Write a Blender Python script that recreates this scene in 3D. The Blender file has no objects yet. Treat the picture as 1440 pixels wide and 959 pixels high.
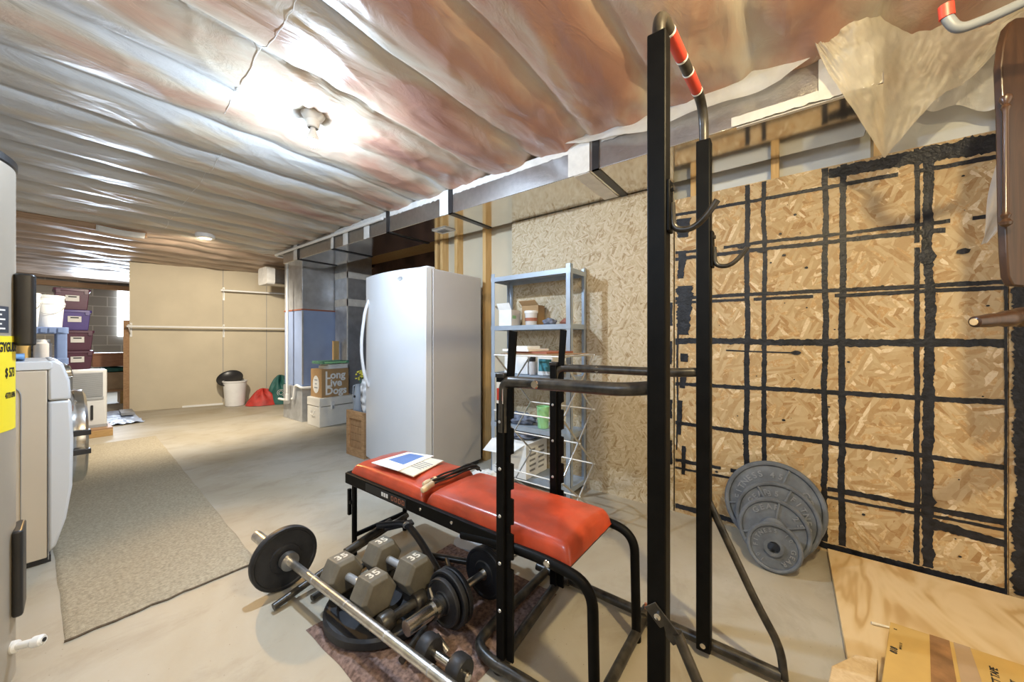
import bpy, math, random
from mathutils import Vector, Matrix, noise
random.seed(7)
R = math.radians
PI = math.pi
scene = bpy.context.scene
COL = scene.collection

# ------------------------------------------------------------------ camera, world, lights, exposure
CAM_YAW = 52.9
cam_d = bpy.data.cameras.new('camera')
cam_d.sensor_width = 36.0
cam_d.lens = 515.0 / 1440.0 * 36.0
cam_d.clip_start = 0.02
cam = bpy.data.objects.new('camera', cam_d)
cam.location = (0, 0, 1.1)
cam.rotation_euler = (R(90), 0, -R(CAM_YAW))
COL.objects.link(cam)
scene.camera = cam

world = bpy.data.worlds.new('world')
scene.world = world
world.use_nodes = True
world.node_tree.nodes['Background'].inputs[0].default_value = (0.75, 0.85, 1.0, 1)
world.node_tree.nodes['Background'].inputs[1].default_value = 0.4

scene.view_settings.view_transform = 'Standard'
scene.view_settings.look = 'None'
scene.view_settings.exposure = 0.62
scene.view_settings.gamma = 1.0
scene.view_settings.use_curve_mapping = False

BULB_A = (0.934, 2.06, 2.19)      # bare bulb in view
BULB_C = (0.75, -0.35, 2.19)      # bare bulb above and behind the camera
BULB_STRENGTH_A = 3000.0
BULB_STRENGTH_C = 2500.0
BULB_COL_A = (0.64, 0.80, 1.0)
BULB_COL_C = (1.0, 0.80, 0.45)
SPOT_B = (1.22, 5.30, 2.265)      # recessed warm downlight in the far ceiling
def add_light(name, kind, loc, energy, color, rot=None, **kw):
    d = bpy.data.lights.new(name, kind)
    d.energy = energy; d.color = color
    for k, v in kw.items(): setattr(d, k, v)
    o = bpy.data.objects.new(name, d)
    o.location = loc
    if rot is not None: o.rotation_euler = rot
    COL.objects.link(o)
    return o
def aim(frm, to):
    return (Vector(to) - Vector(frm)).to_track_quat('-Z', 'Y').to_euler()
add_light('downlight_beam', 'SPOT', SPOT_B, 330.0, (1.0, 0.58, 0.18),
          aim(SPOT_B, (0.35, 1.5, 0.0)), spot_size=R(32), spot_blend=1.0, shadow_soft_size=0.05)
add_light('downlight_spill', 'SPOT', (1.22, 5.30, 2.26), 260.0, (1.0, 0.88, 0.70), aim((1.22, 5.3, 2.26), (1.22, 7.2, 0.0)), spot_size=R(140), spot_blend=0.6, shadow_soft_size=0.06, specular_factor=0.2)
# daylight through the far block wall window, then two added fill lights
add_light('far_window_daylight', 'AREA', (0.95, 11.2, 1.75), 60.0, (0.72, 0.84, 1.0), aim((0.95, 11.2, 1.75), (0.9, 8.0, 0.6)), shape='RECTANGLE', size=0.7, size_y=0.9, specular_factor=0.25)
add_light('left_cool_fill', 'AREA', (-1.05, 0.9, 1.85), 17.0, (0.60, 0.77, 1.0), aim((-1.05, 0.9, 1.85), (1.2, 2.2, 1.6)), shape='RECTANGLE', size=0.9, size_y=0.45)  # added cool fill from the left; no window is built there

add_light('back_soft_fill', 'AREA', (0.9, -1.8, 1.35), 9.0, (1.0, 0.93, 0.82), aim((0.9, -1.8, 1.35), (0.9, 2.0, 1.5)), shape='RECTANGLE', size=1.8, size_y=1.9)  # added soft fill behind the camera to lift the room; no doorway there

# ------------------------------------------------------------------ materials
MATS = {}
def nodes_of(m):
    m.use_nodes = True
    nt = m.node_tree
    return nt, nt.nodes, nt.links, nt.nodes['Principled BSDF']
def setin(node, name, val):
    if name in node.inputs: node.inputs[name].default_value = val
def ramp(N, pts):
    r = N.new('ShaderNodeValToRGB')
    e = r.color_ramp.elements
    while len(e) < len(pts): e.new(0.5)
    for i, (p, c) in enumerate(pts):
        e[i].position = p; e[i].color = (c[0], c[1], c[2], 1)
    return r
def mapping(N, L, scale=(1, 1, 1), rot=(0, 0, 0), coord='Object'):
    t = N.new('ShaderNodeTexCoord'); m = N.new('ShaderNodeMapping')
    m.inputs['Scale'].default_value = scale; m.inputs['Rotation'].default_value = rot
    L.new(t.outputs[coord], m.inputs['Vector'])
    return m
def noise_tex(N, L, vec, scale, detail=4, rough=0.55, dist=0.0):
    n = N.new('ShaderNodeTexNoise')
    n.inputs['Scale'].default_value = scale; n.inputs['Detail'].default_value = detail
    n.inputs['Roughness'].default_value = rough; n.inputs['Distortion'].default_value = dist
    if vec is not None: L.new(vec, n.inputs['Vector'])
    return n
def bump(N, L, b, height, strength, dist=0.01):
    bn = N.new('ShaderNodeBump')
    bn.inputs['Strength'].default_value = strength; bn.inputs['Distance'].default_value = dist
    L.new(height, bn.inputs['Height']); L.new(bn.outputs['Normal'], b.inputs['Normal'])
def mat(name, col, rough=0.5, metal=0.0, var=0.12, scale=8.0, stretch=(1, 1, 1), bmp=0.0, bscale=60.0, spec=0.5, coat=0.0, sss=0.0, emit=None, col2=None, detail=4):
    if name in MATS: return MATS[name]
    m = bpy.data.materials.new(name); MATS[name] = m
    nt, N, L, b = nodes_of(m)
    mp = mapping(N, L, stretch)
    n = noise_tex(N, L, mp.outputs['Vector'], scale, detail)
    c1 = tuple(max(0, c * (1 - var)) for c in col)
    c2 = col2 if col2 else tuple(min(1, c * (1 + var)) for c in col)
    r = ramp(N, [(0.32, c1), (0.68, c2)])
    L.new(n.outputs['Fac'], r.inputs['Fac']); L.new(r.outputs['Color'], b.inputs['Base Color'])
    b.inputs['Roughness'].default_value = rough; b.inputs['Metallic'].default_value = metal
    setin(b, 'Specular IOR Level', spec); setin(b, 'Coat Weight', coat); setin(b, 'Coat Roughness', 0.15)
    if emit: 
        setin(b, 'Emission Color', (emit[0], emit[1], emit[2], 1)); setin(b, 'Emission Strength', emit[3])
    if bmp > 0:
        n2 = noise_tex(N, L, mp.outputs['Vector'], bscale, 3)
        bump(N, L, b, n2.outputs['Fac'], bmp, 0.004)
    return m

def mat_osb(name, tones, fl=(11.0, 52.0), selsc=16.0):
    m = bpy.data.materials.new(name); MATS[name] = m
    nt, N, L, b = nodes_of(m)
    outs = []
    for ang, sc in ((0.25, 1.0), (-0.9, 1.15), (1.15, 0.85)):
        mp = mapping(N, L, (1, 1, 1), (ang, 0, 0))
        mp2 = N.new('ShaderNodeMapping'); mp2.inputs['Scale'].default_value = (2.0, fl[0] * sc, fl[1] * sc)
        L.new(mp.outputs['Vector'], mp2.inputs['Vector'])
        v = N.new('ShaderNodeTexVoronoi'); v.inputs['Scale'].default_value = 1.0
        v.inputs['Randomness'].default_value = 1.0
        L.new(mp2.outputs['Vector'], v.inputs['Vector'])
        outs.append(v)
    mpn = mapping(N, L)
    sel = N.new('ShaderNodeTexVoronoi'); sel.inputs['Scale'].default_value = selsc
    nd = noise_tex(N, L, mpn.outputs['Vector'], 18.0, 2)
    add = N.new('ShaderNodeMixRGB'); add.inputs['Fac'].default_value = 0.06
    L.new(mpn.outputs['Vector'], add.inputs[1]); L.new(nd.outputs['Color'], add.inputs[2])
    L.new(add.outputs['Color'], sel.inputs['Vector'])
    sp = N.new('ShaderNodeSeparateColor'); L.new(sel.outputs['Color'], sp.inputs[0])
    def step(th, ch):
        c = N.new('ShaderNodeMath'); c.operation = 'GREATER_THAN'; c.inputs[1].default_value = th
        L.new(sp.outputs[ch], c.inputs[0]); return c
    m1 = N.new('ShaderNodeMixRGB'); m2 = N.new('ShaderNodeMixRGB')
    L.new(step(0.5, 0).outputs[0], m1.inputs['Fac']); L.new(outs[0].outputs['Color'], m1.inputs[1]); L.new(outs[1].outputs['Color'], m1.inputs[2])
    L.new(step(0.62, 1).outputs[0], m2.inputs['Fac']); L.new(m1.outputs['Color'], m2.inputs[1]); L.new(outs[2].outputs['Color'], m2.inputs[2])
    s2 = N.new('ShaderNodeSeparateColor'); L.new(m2.outputs['Color'], s2.inputs[0])
    fine = noise_tex(N, L, mpn.outputs['Vector'], 90.0, 3)
    mx = N.new('ShaderNodeMath'); mx.operation = 'MULTIPLY_ADD'; mx.inputs[1].default_value = 0.30; 
    L.new(fine.outputs['Fac'], mx.inputs[0]); L.new(s2.outputs[0], mx.inputs[2])
    sub = N.new('ShaderNodeMath'); sub.operation = 'SUBTRACT'; sub.inputs[1].default_value = 0.15
    L.new(mx.outputs[0], sub.inputs[0])
    r = ramp(N, tones)
    L.new(sub.outputs[0], r.inputs['Fac']); L.new(r.outputs['Color'], b.inputs['Base Color'])
    b.inputs['Roughness'].default_value = 0.62
    bump(N, L, b, s2.outputs[0], 0.08, 0.002)
    return m

def mat_ceiling():
    m = bpy.data.materials.new('plastic_over_insulation'); MATS['ceil'] = m
    nt, N, L, b = nodes_of(m)
    mp = mapping(N, L, (0.8, 1.9, 1.0))
    n1 = noise_tex(N, L, mp.outputs['Vector'], 1.9, 4, 0.55, 0.5)
    # milky where the sheet hangs clear of the pink batts; more of it towards the left and far end
    tc = N.new('ShaderNodeTexCoord'); sx = N.new('ShaderNodeSeparateXYZ'); L.new(tc.outputs['Object'], sx.inputs[0])
    # bay coordinate: near a joist the sheet is stapled over wood and looks pale
    ph = N.new('ShaderNodeMath'); ph.operation = 'MULTIPLY_ADD'; ph.inputs[1].default_value = PI / 0.412; ph.inputs[2].default_value = -0.96 * PI / 0.412
    L.new(sx.outputs['Y'], ph.inputs[0])
    sn = N.new('ShaderNodeMath'); sn.operation = 'SINE'; L.new(ph.outputs[0], sn.inputs[0])
    ab = N.new('ShaderNodeMath'); ab.operation = 'ABSOLUTE'; L.new(sn.outputs[0], ab.inputs[0])
    # left bias
    lx = N.new('ShaderNodeMapRange'); lx.inputs['From Min'].default_value = -0.3; lx.inputs['From Max'].default_value = 1.7
    lx.inputs['To Min'].default_value = -0.22; lx.inputs['To Max'].default_value = 0.0
    L.new(sx.outputs['X'], lx.inputs['Value'])
    ly = N.new('ShaderNodeMapRange'); ly.inputs['From Min'].default_value = 1.3; ly.inputs['From Max'].default_value = 3.2
    ly.inputs['To Min'].default_value = 0.04; ly.inputs['To Max'].default_value = -0.17
    L.new(sx.outputs['Y'], ly.inputs['Value'])
    a1 = N.new('ShaderNodeMath'); a1.operation = 'MULTIPLY_ADD'; a1.inputs[1].default_value = 0.26
    L.new(ab.outputs[0], a1.inputs[0]); L.new(n1.outputs['Fac'], a1.inputs[2])
    a2 = N.new('ShaderNodeMath'); a2.operation = 'ADD'; L.new(a1.outputs[0], a2.inputs[0]); L.new(lx.outputs['Result'], a2.inputs[1])
    a3 = N.new('ShaderNodeMath'); a3.operation = 'ADD'; L.new(a2.outputs[0], a3.inputs[0]); L.new(ly.outputs['Result'], a3.inputs[1])
    r = ramp(N, [(0.34, (0.50, 0.49, 0.47)), (0.48, (0.52, 0.45, 0.35)), (0.62, (0.48, 0.34, 0.25)), (0.74, (0.42, 0.235, 0.165)), (0.90, (0.33, 0.165, 0.125))])
    L.new(a3.outputs[0], r.inputs['Fac']); L.new(r.outputs['Color'], b.inputs['Base Color'])
    b.inputs['Roughness'].default_value = 0.36
    setin(b, 'Specular IOR Level', 0.55); setin(b, 'Coat Weight', 0.15); setin(b, 'Coat Roughness', 0.22)
    mp2 = mapping(N, L, (1.5, 4.0, 1.0))
    n2 = noise_tex(N, L, mp2.outputs['Vector'], 2.4, 5, 0.6, 1.4)
    bump(N, L, b, n2.outputs['Fac'], 0.25, 0.03)
    return m

def mat_sheet(name, tint, alpha):
    """translucent polythene sheet"""
    m = bpy.data.materials.new(name); MATS[name] = m
    nt, N, L, b = nodes_of(m)
    out = N['Material Output']
    b.inputs['Base Color'].default_value = (*tint, 1); b.inputs['Roughness'].default_value = 0.3
    tr = N.new('ShaderNodeBsdfTranslucent'); tr.inputs['Color'].default_value = (*tint, 1)
    mx = N.new('ShaderNodeMixShader'); mx.inputs['Fac'].default_value = 0.35
    L.new(b.outputs[0], mx.inputs[1]); L.new(tr.outputs[0], mx.inputs[2])
    tp = N.new('ShaderNodeBsdfTransparent'); tp.inputs['Color'].default_value = (0.95, 0.94, 0.9, 1)
    mp = mapping(N, L); n = noise_tex(N, L, mp.outputs['Vector'], 5.0, 4)
    rg = ramp(N, [(0.3, (alpha - 0.16,) * 3), (0.7, (min(1, alpha + 0.16),) * 3)])
    L.new(n.outputs['Fac'], rg.inputs['Fac'])
    m2 = N.new('ShaderNodeMixShader')
    L.new(rg.outputs['Color'], m2.inputs['Fac']); L.new(tp.outputs[0], m2.inputs[1]); L.new(mx.outputs[0], m2.inputs[2])
    L.new(m2.outputs[0], out.inputs['Surface'])
    nb = noise_tex(N, L, mp.outputs['Vector'], 9.0, 4, 0.6, 1.0)
    bump(N, L, b, nb.outputs['Fac'], 0.6, 0.02)
    return m

def mat_concrete():
    m = bpy.data.materials.new('concrete'); MATS['concrete'] = m
    nt, N, L, b = nodes_of(m)
    mp = mapping(N, L)
    big = noise_tex(N, L, mp.outputs['Vector'], 0.9, 6, 0.6, 0.5)
    r = ramp(N, [(0.33, (0.34, 0.29, 0.205)), (0.50, (0.39, 0.35, 0.275)), (0.68, (0.44, 0.42, 0.37))])
    L.new(big.outputs['Fac'], r.inputs['Fac'])
    mp2 = mapping(N, L, (1.0, 1.5, 1.0), (0, 0, 0.5))
    st = noise_tex(N, L, mp2.outputs['Vector'], 2.6, 8, 0.68, 0.5)
    r2 = ramp(N, [(0.36, (0.62, 0.57, 0.50)), (0.50, (1, 1, 1))])
    L.new(st.outputs['Fac'], r2.inputs['Fac'])
    mu = N.new('ShaderNodeMixRGB'); mu.blend_type = 'MULTIPLY'; mu.inputs['Fac'].default_value = 0.38
    L.new(r.outputs['Color'], mu.inputs[1]); L.new(r2.outputs['Color'], mu.inputs[2])
    v = N.new('ShaderNodeTexVoronoi'); v.inputs['Scale'].default_value = 26.0; L.new(mp.outputs['Vector'], v.inputs['Vector'])
    r3 = ramp(N, [(0.035, (0.35, 0.3, 0.24)), (0.06, (1, 1, 1))]); L.new(v.outputs['Distance'], r3.inputs['Fac'])
    mu2 = N.new('ShaderNodeMixRGB'); mu2.blend_type = 'MULTIPLY'; mu2.inputs['Fac'].default_value = 0.6
    L.new(mu.outputs['Color'], mu2.inputs[1]); L.new(r3.outputs['Color'], mu2.inputs[2])
    L.new(mu2.outputs['Color'], b.inputs['Base Color'])
    b.inputs['Roughness'].default_value = 0.6
    fn = noise_tex(N, L, mp.outputs['Vector'], 40, 4)
    bump(N, L, b, fn.outputs['Fac'], 0.12, 0.004)
    return m

def mat_block():
    m = bpy.data.materials.new('concrete_block'); MATS['block'] = m
    nt, N, L, b = nodes_of(m)
    mp = mapping(N, L, (1, 1, 1), (R(90), 0, 0))
    br = N.new('ShaderNodeTexBrick')
    br.inputs['Scale'].default_value = 1.0; br.inputs['Brick Width'].default_value = 0.406; br.inputs['Row Height'].default_value = 0.203
    br.inputs['Mortar Size'].default_value = 0.008; br.inputs['Mortar Smooth'].default_value = 0.3
    br.inputs['Color1'].default_value = (0.27, 0.25, 0.22, 1); br.inputs['Color2'].default_value = (0.34, 0.31, 0.27, 1); br.inputs['Mortar'].default_value = (0.50, 0.46, 0.40, 1)
    L.new(mp.outputs['Vector'], br.inputs['Vector']); L.new(br.outputs['Color'], b.inputs['Base Color'])
    b.inputs['Roughness'].default_value = 0.9
    bump(N, L, b, br.outputs['Fac'], -0.4, 0.01)
    return m

def mat_wood(name, c1, c2, rough=0.55, scale=3.0, stretch=(1, 1, 14), coat=0.0):
    m = bpy.data.materials.new(name); MATS[name] = m
    nt, N, L, b = nodes_of(m)
    mp = mapping(N, L, stretch)
    n = noise_tex(N, L, mp.outputs['Vector'], scale, 5, 0.6, 1.2)
    r = ramp(N, [(0.3, c1), (0.5, tuple((a + c) / 2 for a, c in zip(c1, c2))), (0.7, c2)])
    L.new(n.outputs['Fac'], r.inputs['Fac']); L.new(r.outputs['Color'], b.inputs['Base Color'])
    b.inputs['Roughness'].default_value = rough; setin(b, 'Coat Weight', coat); setin(b, 'Coat Roughness', 0.2)
    bump(N, L, b, n.outputs['Fac'], 0.1, 0.003)
    return m

def mat_plywood():
    m = bpy.data.materials.new('plywood'); MATS['plywood'] = m
    nt, N, L, b = nodes_of(m)
    mp = mapping(N, L, (1.0, 2.6, 1.0), (0, 0, 0.35))
    n0 = noise_tex(N, L, mp.outputs['Vector'], 1.6, 3, 0.5, 0.8)
    w = N.new('ShaderNodeMath'); w.operation = 'MULTIPLY'; w.inputs[1].default_value = 34.0; L.new(n0.outputs['Fac'], w.inputs[0])
    s = N.new('ShaderNodeMath'); s.operation = 'SINE'; L.new(w.outputs[0], s.inputs[0])
    mr = N.new('ShaderNodeMapRange'); mr.inputs['From Min'].default_value = -1; L.new(s.outputs[0], mr.inputs['Value'])
    r = ramp(N, [(0.0, (0.52, 0.34, 0.15)), (0.3, (0.63, 0.46, 0.24)), (1.0, (0.70, 0.54, 0.32))])
    L.new(mr.outputs['Result'], r.inputs['Fac']); L.new(r.outputs['Color'], b.inputs['Base Color'])
    b.inputs['Roughness'].default_value = 0.5
    return m

M = lambda k: MATS[k]
mat_osb('osb_pale', [(0.0, (0.31, 0.215, 0.11)), (0.14, (0.43, 0.34, 0.21)), (0.5, (0.49, 0.405, 0.27)), (1.0, (0.57, 0.49, 0.36))], (22.0, 105.0), 34.0)
mat_osb('osb', [(0.0, (0.33, 0.19, 0.075)), (0.12, (0.40, 0.265, 0.125)), (0.5, (0.46, 0.34, 0.185)), (0.80, (0.52, 0.40, 0.24)), (0.86, (0.44, 0.265, 0.105)), (0.92, (0.54, 0.40, 0.22)), (1.0, (0.68, 0.57, 0.40))], (14.0, 66.0), 22.0)
mat_ceiling(); mat_concrete(); mat_block(); mat_plywood()
mat_sheet('poly_sheet', (0.74, 0.68, 0.55), 0.70)
mat_sheet('poly_white', (0.82, 0.82, 0.80), 0.88)
mat_wood('stud_wood', (0.50, 0.30, 0.10), (0.66, 0.44, 0.20), stretch=(14, 14, 1))
mat_wood('board_wood', (0.24, 0.13, 0.06), (0.40, 0.24, 0.12), stretch=(1, 14, 14))
mat_wood('crate_wood', (0.32, 0.17, 0.07), (0.52, 0.31, 0.15), stretch=(4, 4, 12))
mat_wood('crate_slat', (0.27, 0.14, 0.06), (0.46, 0.27, 0.13), stretch=(14, 14, 3))
mat_wood('dark_furniture', (0.030, 0.014, 0.008), (0.075, 0.036, 0.019), 0.35, stretch=(10, 10, 1), coat=0.4)
mat_wood('brown_box_wood', (0.22, 0.09, 0.04), (0.34, 0.15, 0.07), stretch=(2, 10, 10))
mat_wood('pallet_wood', (0.35, 0.20, 0.07), (0.52, 0.33, 0.13), stretch=(2, 12, 12))
mat_wood('pale_timber', (0.58, 0.42, 0.24), (0.74, 0.60, 0.40), stretch=(12, 12, 1))
mat('drywall', (0.56, 0.49, 0.36), 0.85, var=0.05, scale=2.5)
mat('stud_bay_board', (0.70, 0.72, 0.72), 0.8, var=0.05, scale=2)
mat('white_wall', (0.62, 0.58, 0.50), 0.9, var=0.05, scale=2)
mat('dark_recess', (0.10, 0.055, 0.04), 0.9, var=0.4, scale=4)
mat('tar', (0.012, 0.014, 0.020), 0.42, var=0.6, scale=30, spec=0.35, bmp=0.8, bscale=70)
mat('carpet', (0.38, 0.33, 0.24), 0.95, var=0.22, scale=90, bmp=0.8, bscale=240, spec=0.1)
mat('carpet_edge', (0.12, 0.09, 0.06), 0.95, var=0.3, scale=60)
mat('rug', (0.19, 0.13, 0.112), 1.0, var=0.45, scale=70, spec=0.05)
mat('black_paint', (0.003, 0.003, 0.003), 0.5, var=0.4, scale=20, spec=0.12)
mat('black_worn', (0.010, 0.010, 0.010), 0.36, var=0.5, scale=28, col2=(0.055, 0.048, 0.038))
mat('black_rubber', (0.015, 0.015, 0.015), 0.6, var=0.3, scale=20)
mat('dark_plastic', (0.02, 0.02, 0.022), 0.35, var=0.2)
mat('red_vinyl', (0.44, 0.055, 0.020), 0.36, var=0.28, scale=7, bmp=0.25, bscale=9, coat=0.35)
mat('red_grip', (0.52, 0.05, 0.03), 0.45, var=0.1)
mat('white_line', (0.80, 0.80, 0.78), 0.5, var=0.03)
mat('iron_grey', (0.125, 0.142, 0.17), 0.5, metal=0.25, var=0.25, scale=14, bmp=0.2, bscale=90)
mat('iron_letter', (0.23, 0.245, 0.27), 0.45, metal=0.25, var=0.1)
mat('iron_dark', (0.022, 0.023, 0.027), 0.5, metal=0.25, var=0.35, scale=14, bmp=0.15)
mat('hex_grey', (0.135, 0.122, 0.095), 0.55, metal=0.1, var=0.25, scale=12, bmp=0.15, bscale=120)
mat('hex_digit', (0.62, 0.58, 0.50), 0.6, var=0.1)
mat('chrome', (0.62, 0.61, 0.58), 0.2, metal=1.0, var=0.12, scale=24)
mat('bar_steel', (0.64, 0.63, 0.61), 0.32, metal=1.0, var=0.2, scale=26)
mat('galvanised', (0.50, 0.52, 0.55), 0.42, metal=0.6, var=0.14, scale=10)
mat('foil', (0.46, 0.45, 0.44), 0.3, metal=0.95, var=0.06, scale=30, bmp=0.25, bscale=90)
mat('foil_smooth', (0.72, 0.68, 0.62), 0.12, metal=1.0, var=0.05, scale=3)
mat('white_tape', (0.72, 0.71, 0.68), 0.55, var=0.10, scale=14)
mat('cabinet_blue', (0.26, 0.34, 0.54), 0.45, metal=0.0, var=0.07, scale=3)
mat('pvc_white', (0.78, 0.78, 0.76), 0.35, var=0.04)
mat('pvc_grey', (0.17, 0.19, 0.22), 0.4, var=0.06)
mat('cap_red', (0.60, 0.05, 0.03), 0.45, var=0.05)
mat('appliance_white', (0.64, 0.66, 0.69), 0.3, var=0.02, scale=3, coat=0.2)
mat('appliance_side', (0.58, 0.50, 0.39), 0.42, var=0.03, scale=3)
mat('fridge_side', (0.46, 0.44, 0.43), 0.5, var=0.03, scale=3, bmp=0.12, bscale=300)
mat('heater_grey', (0.40, 0.36, 0.30), 0.38, metal=0.2, var=0.05, scale=3)
mat('label_yellow', (0.86, 0.72, 0.03), 0.5, var=0.03)
mat('label_dark', (0.05, 0.055, 0.07), 0.5, var=0.05)
mat('ink', (0.015, 0.015, 0.015), 0.6, var=0.1)
mat('ink_grey', (0.25, 0.25, 0.25), 0.6, var=0.1)
mat('white_paper', (0.82, 0.82, 0.80), 0.7, var=0.05, scale=12)
mat('cream_paper', (0.72, 0.66, 0.52), 0.7, var=0.12, scale=12)
mat('blue_cover', (0.10, 0.19, 0.45), 0.45, var=0.1)
mat('cardboard', (0.42, 0.26, 0.12), 0.8, var=0.08, scale=10)
mat('cardboard_yellow', (0.48, 0.315, 0.10), 0.75, var=0.06, scale=10)
mat('cardboard_dull', (0.36, 0.25, 0.15), 0.8, var=0.1, scale=10)
mat('brown_tape', (0.26, 0.135, 0.06), 0.25, var=0.35, scale=14, coat=0.3)
mat('steel_blue_paint', (0.34, 0.40, 0.48), 0.4, metal=0.2, var=0.06)
mat('shelf_blue_plastic', (0.16, 0.23, 0.42), 0.45, var=0.08)
mat('tote_purple', (0.105, 0.035, 0.065), 0.38, var=0.12)
mat('tote_violet', (0.10, 0.07, 0.28), 0.35, var=0.1)
mat('blue_cloth', (0.20, 0.38, 0.66), 0.8, var=0.1)
mat('blue_tarp', (0.46, 0.58, 0.84), 0.35, var=0.15, scale=8)
mat('bucket_white', (0.78, 0.78, 0.77), 0.45, var=0.05)
mat('bag_red', (0.44, 0.035, 0.025), 0.6, var=0.3, scale=8)
mat('bag_green', (0.015, 0.10, 0.085), 0.6, var=0.25, scale=8)
mat('pitcher_grey', (0.28, 0.31, 0.35), 0.45, var=0.1)
mat('check_bag', (0.62, 0.63, 0.65), 0.5, var=0.85, scale=16, detail=1)
mat('flower_yellow', (0.52, 0.46, 0.06), 0.7, var=0.35, scale=40)
mat('mug_green', (0.36, 0.72, 0.34), 0.35, var=0.05)
mat('trunk_white', (0.76, 0.74, 0.68), 0.5, var=0.06, scale=6)
mat('board_green', (0.12, 0.30, 0.20), 0.6, var=0.4, scale=30)
mat('dust_cloth', (0.16, 0.18, 0.24), 0.9, var=0.5, scale=20)
mat('teal', (0.06, 0.26, 0.32), 0.4, var=0.4, scale=22)
mat('rust_red', (0.34, 0.12, 0.07), 0.6, var=0.15)
mat('wood_handle', (0.66, 0.50, 0.30), 0.45, var=0.12)
mat('dehum_grey', (0.60, 0.60, 0.58), 0.45, var=0.03)
mat('grille_grey', (0.33, 0.34, 0.34), 0.5, var=0.05)
mat('slate', (0.34, 0.35, 0.36), 0.7, var=0.12, scale=6)
mat('porcelain', (0.86, 0.85, 0.82), 0.3, var=0.02)
mat('clear_tub', (0.66, 0.64, 0.63), 0.25, var=0.08)
mat('aluminium', (0.58, 0.58, 0.57), 0.32, metal=0.85, var=0.08)
mat('far_plastic', (0.42, 0.31, 0.235), 0.42, var=0.35, scale=2.2, stretch=(0.8, 2.2, 1), bmp=0.5, bscale=5, coat=0.1)
mat('bulb_lit_a', (0.9, 0.9, 0.9), 0.4, emit=(*BULB_COL_A, BULB_STRENGTH_A))
mat('bulb_lit_c', (0.9, 0.9, 0.9), 0.4, emit=(*BULB_COL_C, BULB_STRENGTH_C))
mat('lens_lit', (0.85, 0.75, 0.6), 0.4, emit=(1.0, 0.72, 0.42, 1.2))
mat('window_lit', (0.8, 0.85, 0.9), 0.3, emit=(0.8, 0.9, 1.0, 3.0))

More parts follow.
